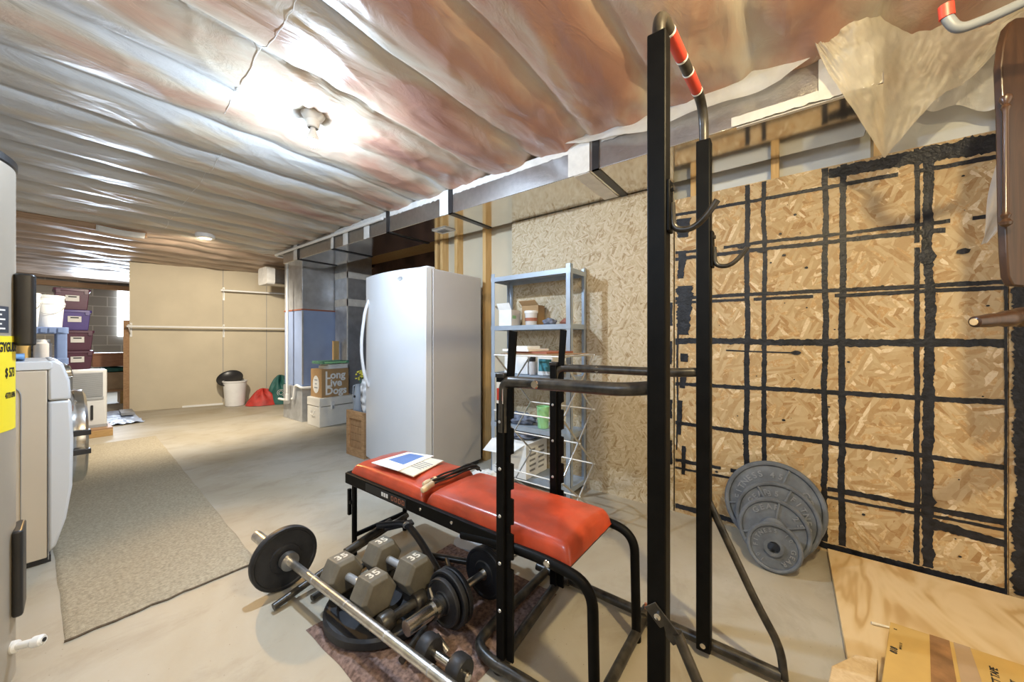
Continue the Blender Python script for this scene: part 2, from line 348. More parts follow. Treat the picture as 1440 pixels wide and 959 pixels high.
# ------------------------------------------------------------------ mesh builder
def perp(d):
    d = d.normalized()
    a = Vector((0, 0, 1)) if abs(d.z) < 0.9 else Vector((1, 0, 0))
    u = d.cross(a).normalized()
    return u, d.cross(u).normalized()
class MB:
    def __init__(s): s.v = []; s.f = []; s.m = []
    def add(s, vs, fs, mi=0):
        n = len(s.v)
        s.v += [Vector(v) for v in vs]
        for f in fs: s.f.append([i + n for i in f]); s.m.append(mi)
        return s
    def box(s, lo, hi, mi=0, rot=None, pivot=None):
        x0, y0, z0 = lo; x1, y1, z1 = hi
        vs = [Vector(p) for p in ((x0, y0, z0), (x1, y0, z0), (x1, y1, z0), (x0, y1, z0), (x0, y0, z1), (x1, y0, z1), (x1, y1, z1), (x0, y1, z1))]
        if rot is not None:
            c = Vector(pivot) if pivot is not None else (Vector(lo) + Vector(hi)) / 2
            vs = [rot @ (v - c) + c for v in vs]
        return s.add(vs, [(0, 3, 2, 1), (4, 5, 6, 7), (0, 1, 5, 4), (1, 2, 6, 5), (2, 3, 7, 6), (3, 0, 4, 7)], mi)
    def cbox(s, c, size, mi=0, rz=0.0):
        c = Vector(c); h = Vector(size) / 2
        return s.box(c - h, c + h, mi, Matrix.Rotation(rz, 3, 'Z') if rz else None)
    def rbox(s, lo, hi, r, mi=0, axis='z', seg=5):
        """box with its four edges along one axis rounded"""
        lo = Vector(lo); hi = Vector(hi)
        i, j, k = {'z': (0, 1, 2), 'x': (1, 2, 0), 'y': (2, 0, 1)}[axis]
        pts = []
        for cx, cy, a0 in ((hi[i] - r, hi[j] - r, 0), (lo[i] + r, hi[j] - r, 90), (lo[i] + r, lo[j] + r, 180), (hi[i] - r, lo[j] + r, 270)):
            for q in range(seg + 1):
                a = R(a0 + 90 * q / seg); pts.append((cx + r * math.cos(a), cy + r * math.sin(a)))
        vs = []
        for kk in (lo[k], hi[k]):
            for p in pts:
                v = Vector((0, 0, 0)); v[i] = p[0]; v[j] = p[1]; v[k] = kk; vs.append(v)
        n = len(pts)
        fs = [tuple(range(n - 1, -1, -1)), tuple(range(n, 2 * n))] + [(q, (q + 1) % n, n + (q + 1) % n, n + q) for q in range(n)]
        return s.add(vs, fs, mi)
    def tube(s, pts, r, seg=12, mi=0, cap=True, r2=None, closed=False):
        pts = [Vector(p) for p in pts]
        n = len(pts); rings = []
        u, w = perp(pts[1] - pts[0]); prev = None
        for i, p in enumerate(pts):
            if closed: t = (pts[(i + 1) % n] - pts[i - 1]).normalized()
            elif i == 0: t = (pts[1] - pts[0]).normalized()
            elif i == n - 1: t = (pts[-1] - pts[-2]).normalized()
            else: t = ((pts[i + 1] - p).normalized() + (p - pts[i - 1]).normalized()).normalized()
            if prev is not None:
                q = prev.rotation_difference(t); u = q @ u; w = q @ w
            prev = t
            rr = r if r2 is None else r + (r2 - r) * i / (n - 1)
            rings.append([p + (u * math.cos(2 * PI * k / seg) + w * math.sin(2 * PI * k / seg)) * rr for k in range(seg)])
        vs = [v for ring in rings for v in ring]
        fs = []
        for i in range(n if closed else n - 1):
            a = i * seg; b_ = ((i + 1) % n) * seg
            for k in range(seg): fs.append((a + k, a + (k + 1) % seg, b_ + (k + 1) % seg, b_ + k))
        if cap and not closed:
            fs.append(tuple(range(seg - 1, -1, -1))); fs.append(tuple(range((n - 1) * seg, n * seg)))
        return s.add(vs, fs, mi)
    def sqtube(s, a, b, wd, dp, side=None, mi=0):
        """rectangular bar from a to b; dp is measured along 'side', wd across it"""
        a = Vector(a); b = Vector(b); t = (b - a).normalized()
        sd = Vector(side) if side is not None else perp(t)[0]
        sd = (sd - t * sd.dot(t)).normalized(); w = t.cross(sd)
        vs = []
        for p in (a, b):
            for i, j in ((-1, -1), (1, -1), (1, 1), (-1, 1)): vs.append(p + w * (i * wd / 2) + sd * (j * dp / 2))
        return s.add(vs, [(0, 3, 2, 1), (4, 5, 6, 7), (0, 1, 5, 4), (1, 2, 6, 5), (2, 3, 7, 6), (3, 0, 4, 7)], mi)
    def lathe(s, prof, origin=(0, 0, 0), axis=(0, 0, 1), seg=32, mi=0, capa=True, capb=True):
        o = Vector(origin); d = Vector(axis).normalized(); u, w = perp(d)
        if u.cross(w).dot(d) < 0: w = -w
        vs = []
        for (r, h) in prof:
            for k in range(seg):
                a = 2 * PI * k / seg; vs.append(o + d * h + (u * math.cos(a) + w * math.sin(a)) * r)
        n = len(prof); fs = []
        for i in range(n - 1):
            for k in range(seg): fs.append((i * seg + k, i * seg + (k + 1) % seg, (i + 1) * seg + (k + 1) % seg, (i + 1) * seg + k))
        if capa: fs.append(tuple(range(seg - 1, -1, -1)))
        if capb: fs.append(tuple(range((n - 1) * seg, n * seg)))
        return s.add(vs, fs, mi)
    def prism(s, poly, vec, mi=0):
        """closed polygon (3-D points) swept by vec"""
        p = [Vector(q) for q in poly]; v = Vector(vec); n = len(p)
        return s.add(p + [q + v for q in p], [tuple(range(n - 1, -1, -1)), tuple(range(n, 2 * n))] + [(i, (i + 1) % n, n + (i + 1) % n, n + i) for i in range(n)], mi)
    def grid(s, fn, nu, nv, mi=0):
        vs = [fn(i / nu, j / nv) for j in range(nv + 1) for i in range(nu + 1)]
        fs = [(j * (nu + 1) + i, j * (nu + 1) + i + 1, (j + 1) * (nu + 1) + i + 1, (j + 1) * (nu + 1) + i) for j in range(nv) for i in range(nu)]
        return s.add(vs, fs, mi)
    def text(s, body, size, mtx, extrude=0.0006, mi=0, align='LEFT', bend=None, bold=0.0):
        cu = bpy.data.curves.new('txt', 'FONT'); cu.body = body; cu.size = size; cu.extrude = extrude; cu.align_x = align
        cu.offset = bold; cu.resolution_u = 3
        ob = bpy.data.objects.new('txt', cu); COL.objects.link(ob)
        dg = bpy.context.evaluated_depsgraph_get(); dg.update()
        me = bpy.data.meshes.new_from_object(ob.evaluated_get(dg))
        vs = [v.co.copy() for v in me.vertices]
        if bend: vs = [bend(v) for v in vs]
        vs = [mtx @ v for v in vs] if mtx is not None else vs
        s.add(vs, [tuple(p.vertices) for p in me.polygons], mi)
        bpy.data.objects.remove(ob); bpy.data.curves.remove(cu); bpy.data.meshes.remove(me)
        return s
    def build(s, name, mats, parent=None, local=False, smooth=35, bevel=0.0, solid=0.0, sub=0):
        me = bpy.data.meshes.new(name)
        off = Vector((0, 0, 0))
        if not local and parent is not None: off = ORIG[root_of(parent)]
        elif not local and parent is None:
            off = Vector((sum(v.x for v in s.v) / len(s.v), sum(v.y for v in s.v) / len(s.v), min(v.z for v in s.v)))
        me.from_pydata([tuple(v - off) for v in s.v], [], s.f)
        mats = mats if isinstance(mats, (list, tuple)) else [mats]
        for k in mats: me.materials.append(M(k))
        for p, i in zip(me.polygons, s.m): p.material_index = i
        me.update()
        if smooth:
            for p in me.polygons: p.use_smooth = True
            me.set_sharp_from_angle(angle=R(smooth))
        o = bpy.data.objects.new(name, me); COL.objects.link(o)
        if parent is not None: o.parent = parent
        elif not local: o.location = off
        ORIG[o] = off
        if bevel > 0:
            b = o.modifiers.new('bevel', 'BEVEL'); b.width = bevel; b.segments = 2; b.limit_method = 'ANGLE'; b.angle_limit = R(40)
            me.update()
        if solid: 
            q = o.modifiers.new('solid', 'SOLIDIFY'); q.thickness = solid; q.offset = 0
        if sub:
            q = o.modifiers.new('sub', 'SUBSURF'); q.levels = sub; q.render_levels = sub
        return o
ORIG = {}
def root_of(o):
    while o.parent is not None: o = o.parent
    return o
def tag(o, label=None, cat=None, group=None, kind=None):
    if label: o['label'] = label
    if cat: o['category'] = cat
    if group: o['group'] = group
    if kind: o['kind'] = kind
    return o
def thing(name, label, cat, loc, group=None, rot=None):
    o = bpy.data.objects.new(name, None); COL.objects.link(o)
    o.location = loc; o.empty_display_size = 0.05
    if rot is not None: o.rotation_euler = rot
    ORIG[o] = Vector(loc)
    return tag(o, label, cat, group)
def struct(name, mb, m, **k):
    return tag(mb.build(name, m, **k), kind='structure')
def copy_tree(o, parent=None):
    c = o.copy(); COL.objects.link(c)
    if parent is not None: c.parent = parent
    ORIG[c] = ORIG[o]
    for ch in list(o.children): copy_tree(ch, c)
    return c
def fillet(pts, r, seg=6):
    pts = [Vector(p) for p in pts]; out = [pts[0]]
    for i in range(1, len(pts) - 1):
        a, b, c = pts[i - 1], pts[i], pts[i + 1]
        d1 = (a - b); d2 = (c - b); l = min(r, d1.length * 0.49, d2.length * 0.49)
        p = b + d1.normalized() * l; q = b + d2.normalized() * l
        for k in range(seg + 1):
            t = k / seg; out.append(p * (1 - t) ** 2 + b * 2 * t * (1 - t) + q * t ** 2)
    out.append(pts[-1]); return out
def frame(o, xdir, ydir):
    """matrix placing local x,y along xdir,ydir at o"""
    x = Vector(xdir).normalized(); y = Vector(ydir); y = (y - x * y.dot(x)).normalized(); z = x.cross(y)
    m = Matrix((x, y, z)).transposed().to_4x4(); m.translation = Vector(o); return m
FACE_NY = lambda o: frame(o, (1, 0, 0), (0, 0, 1))      # plane facing -Y
FACE_NX = lambda o: frame(o, (0, -1, 0), (0, 0, 1))     # plane facing -X

# ================================================================== THE SETTING
struct('floor', MB().box((-1.2, -1.9, -0.1), (3.7, 11.7, 0.0)), 'concrete', local=True, smooth=0)
struct('wall_left', MB().box((-1.3, -1.9, 0), (-1.2, 11.7, 2.5)), 'white_wall', local=True, smooth=0)
struct('wall_back', MB().box((-1.2, -2.0, 0), (3.7, -1.9, 2.5)), 'white_wall', local=True, smooth=0)
struct('wall_far', MB().box((-1.2, 11.5, 0), (3.7, 11.7, 2.5)), 'block', local=True, smooth=0)
struct('wall_right', MB().box((2.62, -1.9, 0), (2.72, 0.7, 2.5)), 'stud_bay_board', local=True, smooth=0)
struct('wall_right', MB().box((2.62, 0.7, 0), (2.72, 2.95, 2.5)), 'drywall', local=True, smooth=0)
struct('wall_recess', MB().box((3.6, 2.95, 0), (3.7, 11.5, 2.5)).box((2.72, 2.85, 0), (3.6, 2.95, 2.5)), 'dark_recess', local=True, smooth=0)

def ceil_z(x, y):
    b = (y - 0.96) / 0.412
    k = math.floor(b)
    s = abs(math.sin(PI * (b - k)))
    amp = 0.052 + 0.016 * noise.noise((x * 0.9, k * 3.7, 1.3))
    z = 2.36 - amp * s ** 0.5
    z += 0.010 * noise.noise((x * 1.6, y * 5.5, 4.0)) + 0.005 * noise.noise((x * 4.0, y * 13.0, 9.0))
    w = min(1.0, max(0.0, (x - 1.35) / 0.55))
    z -= w * 0.020 * (0.5 + noise.noise((x * 5.0 + y * 2.0, y * 9.0, 2.0)))
    # creases in the loose sheet
    n1 = noise.noise((x * 1.3 + y * 0.6, y * 3.6 - x * 0.7, 21.0)); n2 = noise.noise((x * 2.6 - y * 1.6, y * 5.5 + x * 1.5, 33.0))
    z -= 0.0045 * max(0.0, 1 - abs(n1) * 10) + 0.003 * max(0.0, 1 - abs(n2) * 8)
    # star of pulls around the lamp holder
    dx, dy = x - 0.934, y - 2.06
    r = math.hypot(dx, dy); a = math.atan2(dy, dx)
    z += 0.011 * math.exp(-r * 1.6) * math.sin(a * 9 + 1.5 * noise.noise((a, 0, 0)))
    if r < 0.12: z = z * (r / 0.12) + 2.35 * (1 - r / 0.12)
    return min(z, 2.385)
cb = MB().grid(lambda u, v: Vector((-1.2 + 3.82 * u, -1.9 + 7.6 * v, ceil_z(-1.2 + 3.82 * u, -1.9 + 7.6 * v))), 240, 520)
struct('ceiling', cb, 'ceil', local=True, smooth=180)
def far_z(x, y):
    return 2.36 - 0.04 * abs(math.sin(PI * (y - 5.7) / 0.412)) + 0.025 * noise.noise((x * 2.1, y * 3.2, 3)) + 0.012 * noise.noise((x * 6, y * 9, 5))
struct('ceiling_far', MB().grid(lambda u, v: Vector((-1.2 + 4.9 * u, 5.7 + 5.8 * v, far_z(-1.2 + 4.9 * u, 5.7 + 5.8 * v))), 90, 130), 'far_plastic', local=True, smooth=180)
struct('ceiling_deck', MB().box((-1.3, -2.0, 2.42), (3.7, 11.7, 2.5)), 'stud_wood', local=True, smooth=0)
# timber header where the plastic stops, and its loose end strip
struct('trim_1', MB().box((-1.2, 5.70, 2.25), (0.80, 5.74, 2.36)), 'board_wood', local=True, bevel=0.002)
tag(MB().grid(lambda u, v: Vector((0.42 + 0.36 * u, 5.62 + 0.06 * v + 0.02 * u, 2.285 - 0.05 * v - 0.012 * math.sin(3 * u))), 10, 4).build('plastic_strip', 'poly_white', solid=0.002),
    'loose white plastic strip curling off the ceiling edge above the storage alcove', 'plastic sheet')

# partition of painted drywall, slightly out of square
PA, PB = Vector((0.954, 8.19, 0)), Vector((3.30, 7.37, 0))
pdir = (PB - PA).normalized(); pn = Vector((pdir.y, -pdir.x, 0))      # pn faces the camera side
def part_pt(s, off, z): return PA + pdir * s + pn * off + Vector((0, 0, z))
pm = MB().prism([part_pt(0, 0, 0), part_pt(2.5, 0, 0), part_pt(2.5, -0.1, 0), part_pt(0, -0.1, 0)], (0, 0, 2.39))
struct('wall_partition', pm, 'drywall', local=True, smooth=0)
sm = MB()
for s in (1.145, 1.77): sm.prism([part_pt(s, 0.002, 0.05), part_pt(s + 0.008, 0.002, 0.05), part_pt(s + 0.008, -0.001, 0.05), part_pt(s, -0.001, 0.05)], (0, 0, 2.3))
struct('trim_2', sm, 'ink_grey', local=True, smooth=0)
struct('trim_3', MB().prism([part_pt(-0.06, 0.03, 0), part_pt(0.0, 0.03, 0), part_pt(0.0, -0.12, 0), part_pt(-0.06, -0.12, 0)], (0, 0, 1.42)), 'board_wood', local=True, smooth=0)
struct('baseboard_partition', MB().prism([part_pt(0.62, 0.012, 0), part_pt(1.15, 0.012, 0), part_pt(1.15, 0, 0), part_pt(0.62, 0, 0)], (0, 0, 0.03)), 'white_line', local=True, smooth=0)
struct('window_1', MB().box((1.16, 11.44, 1.2), (1.55, 11.5, 2.22)), 'window_lit', local=True, smooth=0)
# dark sill plate along the top of the block wall
struct('trim_4', MB().box((-1.2, 11.40, 2.18), (1.9, 11.5, 2.28)), 'board_wood', local=True, smooth=0)

# studs of the open right wall
for i, y in enumerate((-1.19, -0.77, -0.354, 0.063, 0.48, 0.90, 1.40, 1.86, 2.24, 2.61, 2.82, 2.90)):
    struct('trim_%d' % (5 + i), MB().box((2.535, y - 0.019, 0), (2.62, y + 0.019, 2.37)), 'stud_wood', local=True, smooth=0, bevel=0.002)
struct('trim_17', MB().box((2.535, -1.9, 2.33), (2.62, 2.92, 2.37)), 'stud_wood', local=True, smooth=0)

# ------------------------------------------------------------------ OSB cladding with tar lines
def panel(y0, y1, z1, m, label):
    t = thing('osb_panel', label, 'wall panel', (2.5275, (y0 + y1) / 2, 0))
    MB().box((2.52, y0, 0.0), (2.535, y1, z1)).build('board', m, t, smooth=0)
    return t
p1 = panel(0.597, 1.905, 2.115, 'osb_pale', 'pale unpainted chipboard wall panel behind the grey shelf unit')
p2 = panel(-0.745, 0.588, 2.01, 'osb', 'tan chipboard wall panel painted with a black grid of tar lines')
p3 = panel(-1.75, -0.7475, 2.0, 'osb', 'chipboard panel with a broad black tar edge at the right border of the photo')
def brush(mb, a, b, w0, w1=None, wob=0.006, gap=0.0, seed=0, tex=140.0):
    """ragged painted stripe on the wall plane from (y,z) a to b"""
    a = Vector(a); b = Vector(b); d = b - a; L_ = d.length; n = max(8, int(L_ * tex)); t = d / L_; q = Vector((-t.y, t.x))
    w1 = w0 if w1 is None else w1
    vs = []
    for i in range(n + 1):
        f = i / n; c = a + d * f + q * wob * noise.noise((f * L_ * 3.0, seed * 7.1, 0))
        w = (w0 + (w1 - w0) * f) / 2
        e1 = w * (1 + 0.30 * noise.noise((f * L_ * 22, seed * 3.3, 1)) + 0.28 * noise.noise((f * L_ * 95, seed * 3.3, 5)))
        e2 = w * (1 + 0.30 * noise.noise((f * L_ * 22, seed * 3.3, 2)) + 0.28 * noise.noise((f * L_ * 95, seed * 3.3, 6)))
        vs.append((c + q * e1, c - q * e2))
    for i in range(n):
        if gap and noise.noise((i * 0.045, seed * 5.7, 3)) > 0.62 - gap: continue
        P4 = [vs[i][0], vs[i + 1][0], vs[i + 1][1], vs[i][1]]
        x = 2.5188 - 0.00004 * seed
        mb.add([(x, p.x, p.y) for p in P4], [(3, 2, 1, 0)])
def blot(mb, y, z, r, ry=1.0, seed=0):
    n = 14; x = 2.5148 - 0.00002 * seed
    pts = [(x, y + r * ry * (1 + 0.35 * noise.noise((k * 1.1, seed, 0))) * math.cos(2 * PI * k / n), z + r * (1 + 0.35 * noise.noise((k * 1.1, seed, 4))) * math.sin(2 * PI * k / n)) for k in range(n)]
    mb.add(pts, [tuple(range(n - 1, -1, -1))])
def ycol(px):           # where a column of the picture meets the panel plane
    t = (px - 720) / 515.0; d = 2.52 / (0.7976 + 0.6032 * t); return d * (0.6032 - 0.7976 * t)
tar = MB()
for k, (yy, w, g) in enumerate(((ycol(1051), .028, .0), (ycol(1075), .024, .06), (ycol(1160.5), .026, .02), (ycol(1185.5), .028, .04), (ycol(1290), .020, .05), (ycol(1307), .036, .0))):
    brush(tar, (yy + 0.004, 0.05), (yy, 2.005), w, w * 0.9, 0.008, g, k)
brush(tar, (-0.745, 1.955), (-0.165, 1.975), 0.085, 0.05, 0.006, 0, 11)
for k, (z0, z1, w, g) in enumerate(((1.912, 1.895, .018, .1), (1.668, 1.640, .018, .1), (1.628, 1.605, .020, .2), (1.372, 1.352, .020, .05), (1.345, 1.330, .016, .2), (1.100, 1.090, .036, .0), (0.828, 0.835, .022, .02), (0.572, 0.562, .022, .05), (0.335, 0.325, .022, .1), (0.287, 0.290, .014, .2), (0.040, 0.026, .030, .1))):
    brush(tar, (0.585, z0), (-0.74, z1), w, w * (1.0 if k % 2 else 1.15), 0.007, g, 20 + k)
brush(tar, (-0.52, 0.26), (-0.74, 0.235), .05, .03, .01, .0, 41)
brush(tar, (-0.738, 0.0), (-0.738, 1.5), .008, .010, .003, .1, 42)
brush(tar, (0.30, 1.045), (-0.02, 1.035), .008, .008, .003, .0, 43); blot(tar, -0.03, 1.036, 0.012, 1.8, 2)
for k, (y, z0, z1, w) in enumerate(((0.53, 1.88, 1.76, .085), (0.54, 1.66, 1.50, .05), (0.52, 1.45, 1.14, .10), (0.535, 1.02, 0.80, .045), (0.55, 0.72, 0.5, .03), (0.53, 0.52, 0.25, .03), (0.565, 1.3, 0.4, .012))):
    brush(tar, (y, z0), (y + 0.01, z1), w, w * .7, .012, .3, 50 + k)
random.seed(4)
for k in range(64):
    blot(tar, random.uniform(-0.72, 0.5), random.uniform(0.1, 1.9), random.choice((.002, .003, .004, .006)), random.uniform(.8, 1.6), k)
blot(tar, ycol(1303), 1.49, .035, .8, 71); blot(tar, ycol(1305), 0.36, .03, .8, 72); blot(tar, ycol(1305), .12, .03, .8, 73)
blot(tar, 0.21, 1.655, .018, 2.0, 74); blot(tar, 0.12, 1.615, .014, 2.0, 75); blot(tar, -0.62, 1.50, .013, 1.6, 76)
tar.build('black_tar_lines', 'tar', p2, smooth=0)
tar3 = MB()
brush(tar3, (-0.80, 0.03), (-0.80, 1.75), .085, .09, .012, .0, 61)
for k, (z, w) in enumerate(((1.09, .05), (.83, .03), (.56, .03), (.25, .04), (1.35, .03), (1.62, .03))): brush(tar3, (-0.76, z), (-1.7, z - .02), w, w, .01, .05, 63 + k)
tar3.build('black_tar_lines', 'tar', p3, smooth=0)
tar1 = MB()
for k, (z0, z1) in enumerate(((1.1, .95), (.72, .60), (.55, .3), (1.35, 1.2))): brush(tar1, (0.612, z0), (0.618, z1), .02, .03, .008, .3, 80 + k)
tar1.build('black_tar_smears', 'tar', p1, smooth=0)

# ------------------------------------------------------------------ foil duct along the wall
duct = thing('air_duct', 'long foil covered air duct with white taped seams running under the ceiling', 'duct', (2.28, 2.3, 2.12))
db = MB()
db.box((2.04, -0.30, 2.12), (2.515, 5.34, 2.315), 0)
for i, mi in zip(range(6), (1, 0, 0, 0, 0, 0)): db.m[i] = mi
db.build('duct_body', ['foil', 'foil_smooth'], duct, bevel=0.004)
for k, y in enumerate((0.917, 2.156, 2.998, 4.034, 4.882)):
    MB().box((2.033, y - 0.022, 2.113), (2.041, y + 0.022, 2.318)).box((2.033, y - 0.022, 2.113), (2.52, y + 0.022, 2.121)).build('black_strap', 'dark_plastic', duct, smooth=0)
def tape(y0, y1, z0, z1, rag=0.006, seed=0, x=2.0375):
    mb = MB(); n = max(6, int(abs(y1 - y0) * 60))
    top = []; bot = []
    for i in range(n + 1):
        f = i / n; y = y0 + (y1 - y0) * f
        top.append((x, y, z1 + rag * noise.noise((y * 30, seed, 0)))); bot.append((x, y, z0 + rag * 1.6 * noise.noise((y * 34, seed, 5))))
    for i in range(n): mb.add([bot[i], bot[i + 1], top[i + 1], top[i]], [(0, 1, 2, 3)])
    return mb
tapes = [tape(1.0, 2.13, 2.265, 2.315, .008, 1), tape(2.19, 2.97, 2.262, 2.315, .008, 2), tape(3.03, 4.0, 2.262, 2.315, .008, 3), tape(0.10, 0.88, 2.27, 2.31, .008, 4),
         tape(0.955, 1.10, 2.12, 2.315, .004, 5), tape(2.18, 2.28, 2.12, 2.315, .004, 6), tape(3.30, 3.40, 2.12, 2.315, .004, 7), tape(3.70, 3.80, 2.12, 2.315, .004, 8), tape(4.0, 4.06, 2.12, 2.315, .004, 9),
         tape(-0.24, 0.22, 2.122, 2.165, .007, 10), tape(-0.27, -0.10, 2.12, 2.30, .010, 11), tape(4.90, 5.0, 2.12, 2.315, .004, 12)]
for k_, tm in enumerate(tapes):
    for v in tm.v: v.x -= 0.0009 * (k_ % 4 if k_ < 4 else 4 + k_ - 4)
    tm.build('white_tape', 'white_tape', duct, smooth=0, solid=0.0005)
bt = MB()
bt.box((2.04, 0.96, 2.116), (2.51, 1.06, 2.1195)).build('white_tape', 'white_tape', duct, smooth=0)
MB().box((2.04, -0.28, 2.116), (2.06, 0.2, 2.1195)).build('white_tape', 'white_tape', duct, smooth=0)
vg = MB().box((2.24, 2.44, 2.110), (2.37, 2.62, 2.119)).build('vent_frame', 'white_tape', duct, bevel=0.002)
gv = MB().box((2.27, 2.48, 2.1085), (2.34, 2.58, 2.1105))
for k in range(5): gv.box((2.275 + k * 0.013, 2.48, 2.106), (2.281 + k * 0.013, 2.58, 2.109))
gv.build('vent_grille', 'ink_grey', vg, smooth=0)

# ------------------------------------------------------------------ hanging polythene
def hang_edge(u, v):
    y = 1.15 - 1.30 * u
    zt = 2.335
    drop = (0.02 + 0.085 * min(1, u / 0.35)) * (1 + 0.25 * noise.noise((u * 6, 1, 0))) * (1.0 if u < 0.86 else max(0.05, (1 - u) / 0.14))
    x = 2.005 - 0.03 * v * (0.6 + 0.5 * math.sin(u * 23)) + 0.012 * noise.noise((u * 12, v * 2, 2))
    return Vector((x, y, zt - drop * v))
tag(MB().grid(hang_edge, 80, 10).build('plastic_sheet', 'poly_white', smooth=180), 'torn white plastic edge drooping over the front of the foil duct', 'plastic sheet')
def flap(u, v):
    a = Vector((1.80, -0.06)); b = Vector((2.22, -0.70)); p = a + (b - a) * u
    tip = 0.36
    ln = 0.05 + 0.46 * (u / tip) ** 0.75 if u < tip else max(0.10, 0.51 - 0.40 * ((u - tip) / (1 - tip)) ** 0.8)
    f = 0.035 * math.sin(u * 16 + v * 1.5) * (0.25 + v) + 0.035 * noise.noise((u * 6, v * 3, 0)) + 0.014 * noise.noise((u * 21 + v * 5, v * 7, 3)) + 0.007 * noise.noise((u * 40 - v * 9, v * 15, 6))
    back = Vector((0.99, -0.137)) * (0.21 * v * min(1.0, ln / 0.4) + f)
    q = p + back
    return Vector((q.x, q.y, 2.385 - ln * v))
tag(MB().grid(flap, 110, 60).build('plastic_sheet', 'poly_sheet', smooth=180), 'large torn flap of milky plastic hanging to a point at upper right', 'plastic sheet')
def back_drape(u, v):
    y = -0.42 - 0.52 * u
    ln = 0.20 + 0.13 * u + 0.05 * noise.noise((u * 5, 0, 7))
    return Vector((2.47 + 0.018 * math.sin(u * 26 + v * 3) + 0.02 * noise.noise((u * 9, v * 5, 3)), y, 2.37 - ln * v))
tag(MB().grid(back_drape, 50, 24).build('plastic_sheet', 'poly_white', smooth=180), 'crumpled bluish plastic bunched against the wall top behind the torn flap', 'plastic sheet')
def wisp(u, v):
    z = 2.36 - 0.88 * v
    yl = -0.672 + 0.078 * max(0, v - 0.45) / 0.55 - 0.006 * math.sin(v * 14); yr = -0.90 + 0.285 * max(0, v - 0.55) / 0.45
    y = yl + (yr - yl) * u
    return Vector((2.35 - 0.10 * v + 0.02 * math.sin(u * 9 + v * 5), y, z))
tag(MB().grid(wisp, 16, 40).build('plastic_sheet', 'poly_white', smooth=180), 'narrow white plastic strip hanging to a point beside the dark wooden furniture', 'plastic sheet')

# ------------------------------------------------------------------ lamps
lamp = thing('ceiling_bulb', 'bare lit bulb in a white porcelain holder on the plastic covered ceiling', 'light bulb', (0.934, 2.06, 2.34))
def bare_bulb(t, p, m):
    x, y, z = p
    MB().lathe([(0.0, 0.135), (0.058, 0.135), (0.06, 0.118), (0.05, 0.10), (0.034, 0.085), (0.030, 0.05), (0.024, 0.045)], (x, y, z + 0.018), (0, 0, 1), 28, capa=False, capb=False).build('holder', 'porcelain', t)
    MB().lathe([(0.001, -0.036), (0.014, -0.034), (0.026, -0.022), (0.0304, -0.008)], (x, y, z), (0, 0, 1), 28, capb=False).build('globe', m, t)
    MB().lathe([(0.0304, -0.008), (0.031, -0.004), (0.0312, 0.002), (0.029, 0.014), (0.020, 0.036), (0.015, 0.052), (0.014, 0.066)], (x, y, z), (0, 0, 1), 28, capa=False).build('bulb_neck', 'porcelain', t)
bare_bulb(lamp, BULB_A, 'bulb_lit_a')
lamp2 = thing('ceiling_bulb', 'bare lit bulb on the ceiling above the camera', 'light bulb', (BULB_C[0], BULB_C[1], 2.34))
bare_bulb(lamp2, BULB_C, 'bulb_lit_c')
dl = thing('ceiling_downlight', 'small round flush downlight in the far ceiling near the partition', 'ceiling light', (1.22, 5.30, 2.32))
MB().lathe([(0.052, 0.0), (0.085, 0.0), (0.09, 0.012), (0.09, 0.07)], (1.22, 5.30, 2.272), (0, 0, 1), 32, capa=False).build('trim_ring', 'porcelain', dl)
MB().lathe([(0.001, 0.0), (0.054, 0.0), (0.054, 0.003)], (1.22, 5.30, 2.276), (0, 0, 1), 28).build('lens', 'lens_lit', dl)

# staple seams: white cord along the sheet joints
def cord(name, pts, r, m, label):
    mb = MB().tube([Vector((x, y, ceil_z(x, y) - 0.002)) for x, y in pts], r, 6)
    return tag(mb.build(name, m), label, 'cable')
def wiggle(pts, amp, seed):
    out = []
    for (a, b) in zip(pts[:-1], pts[1:]):
        for k in range(8):
            f = k / 8; out.append((a[0] + (b[0] - a[0]) * f + amp * noise.noise((k * .7, a[1] * 3, seed)), a[1] + (b[1] - a[1]) * f))
    return out + [pts[-1]]
cord('ceiling_cable', wiggle([(0.585, 1.40), (0.596, 1.651), (0.60, 1.982), (0.638, 2.42)], 0.008, 1), 0.0011, 'white_line', 'thin white cable stapled across the plastic ceiling nearer the camera than the bulb')
cord('ceiling_cable', wiggle([(0.765, 2.95), (0.812, 3.902), (0.868, 4.968), (0.901, 5.417)], 0.010, 2), 0.0014, 'white_line', 'thin white cable crossing the plastic ceiling on the far side of the bulb')

# grey conduit with a red cap, upper right
pc = thing('grey_pipe', 'grey plastic pipe stub with a red capped end at the upper right ceiling', 'pipe', (1.50, -0.42, 1.98))
MB().tube(fillet([(1.60, -0.75, 2.06), (1.535, -0.43, 1.955), (1.525, -0.365, 1.945), (1.518, -0.345, 1.985), (1.515, -0.343, 2.005)], 0.035), 0.0125, 14).build('pipe', 'pvc_grey', pc)
MB().tube([(1.518, -0.345, 1.985), (1.514, -0.342, 2.018)], 0.0155, 16).build('red_cap', 'cap_red', pc)
MB().tube([(1.60, -0.75, 2.06), (1.62, -0.80, 2.40)], 0.0125, 12).build('riser', 'pvc_grey', pc)

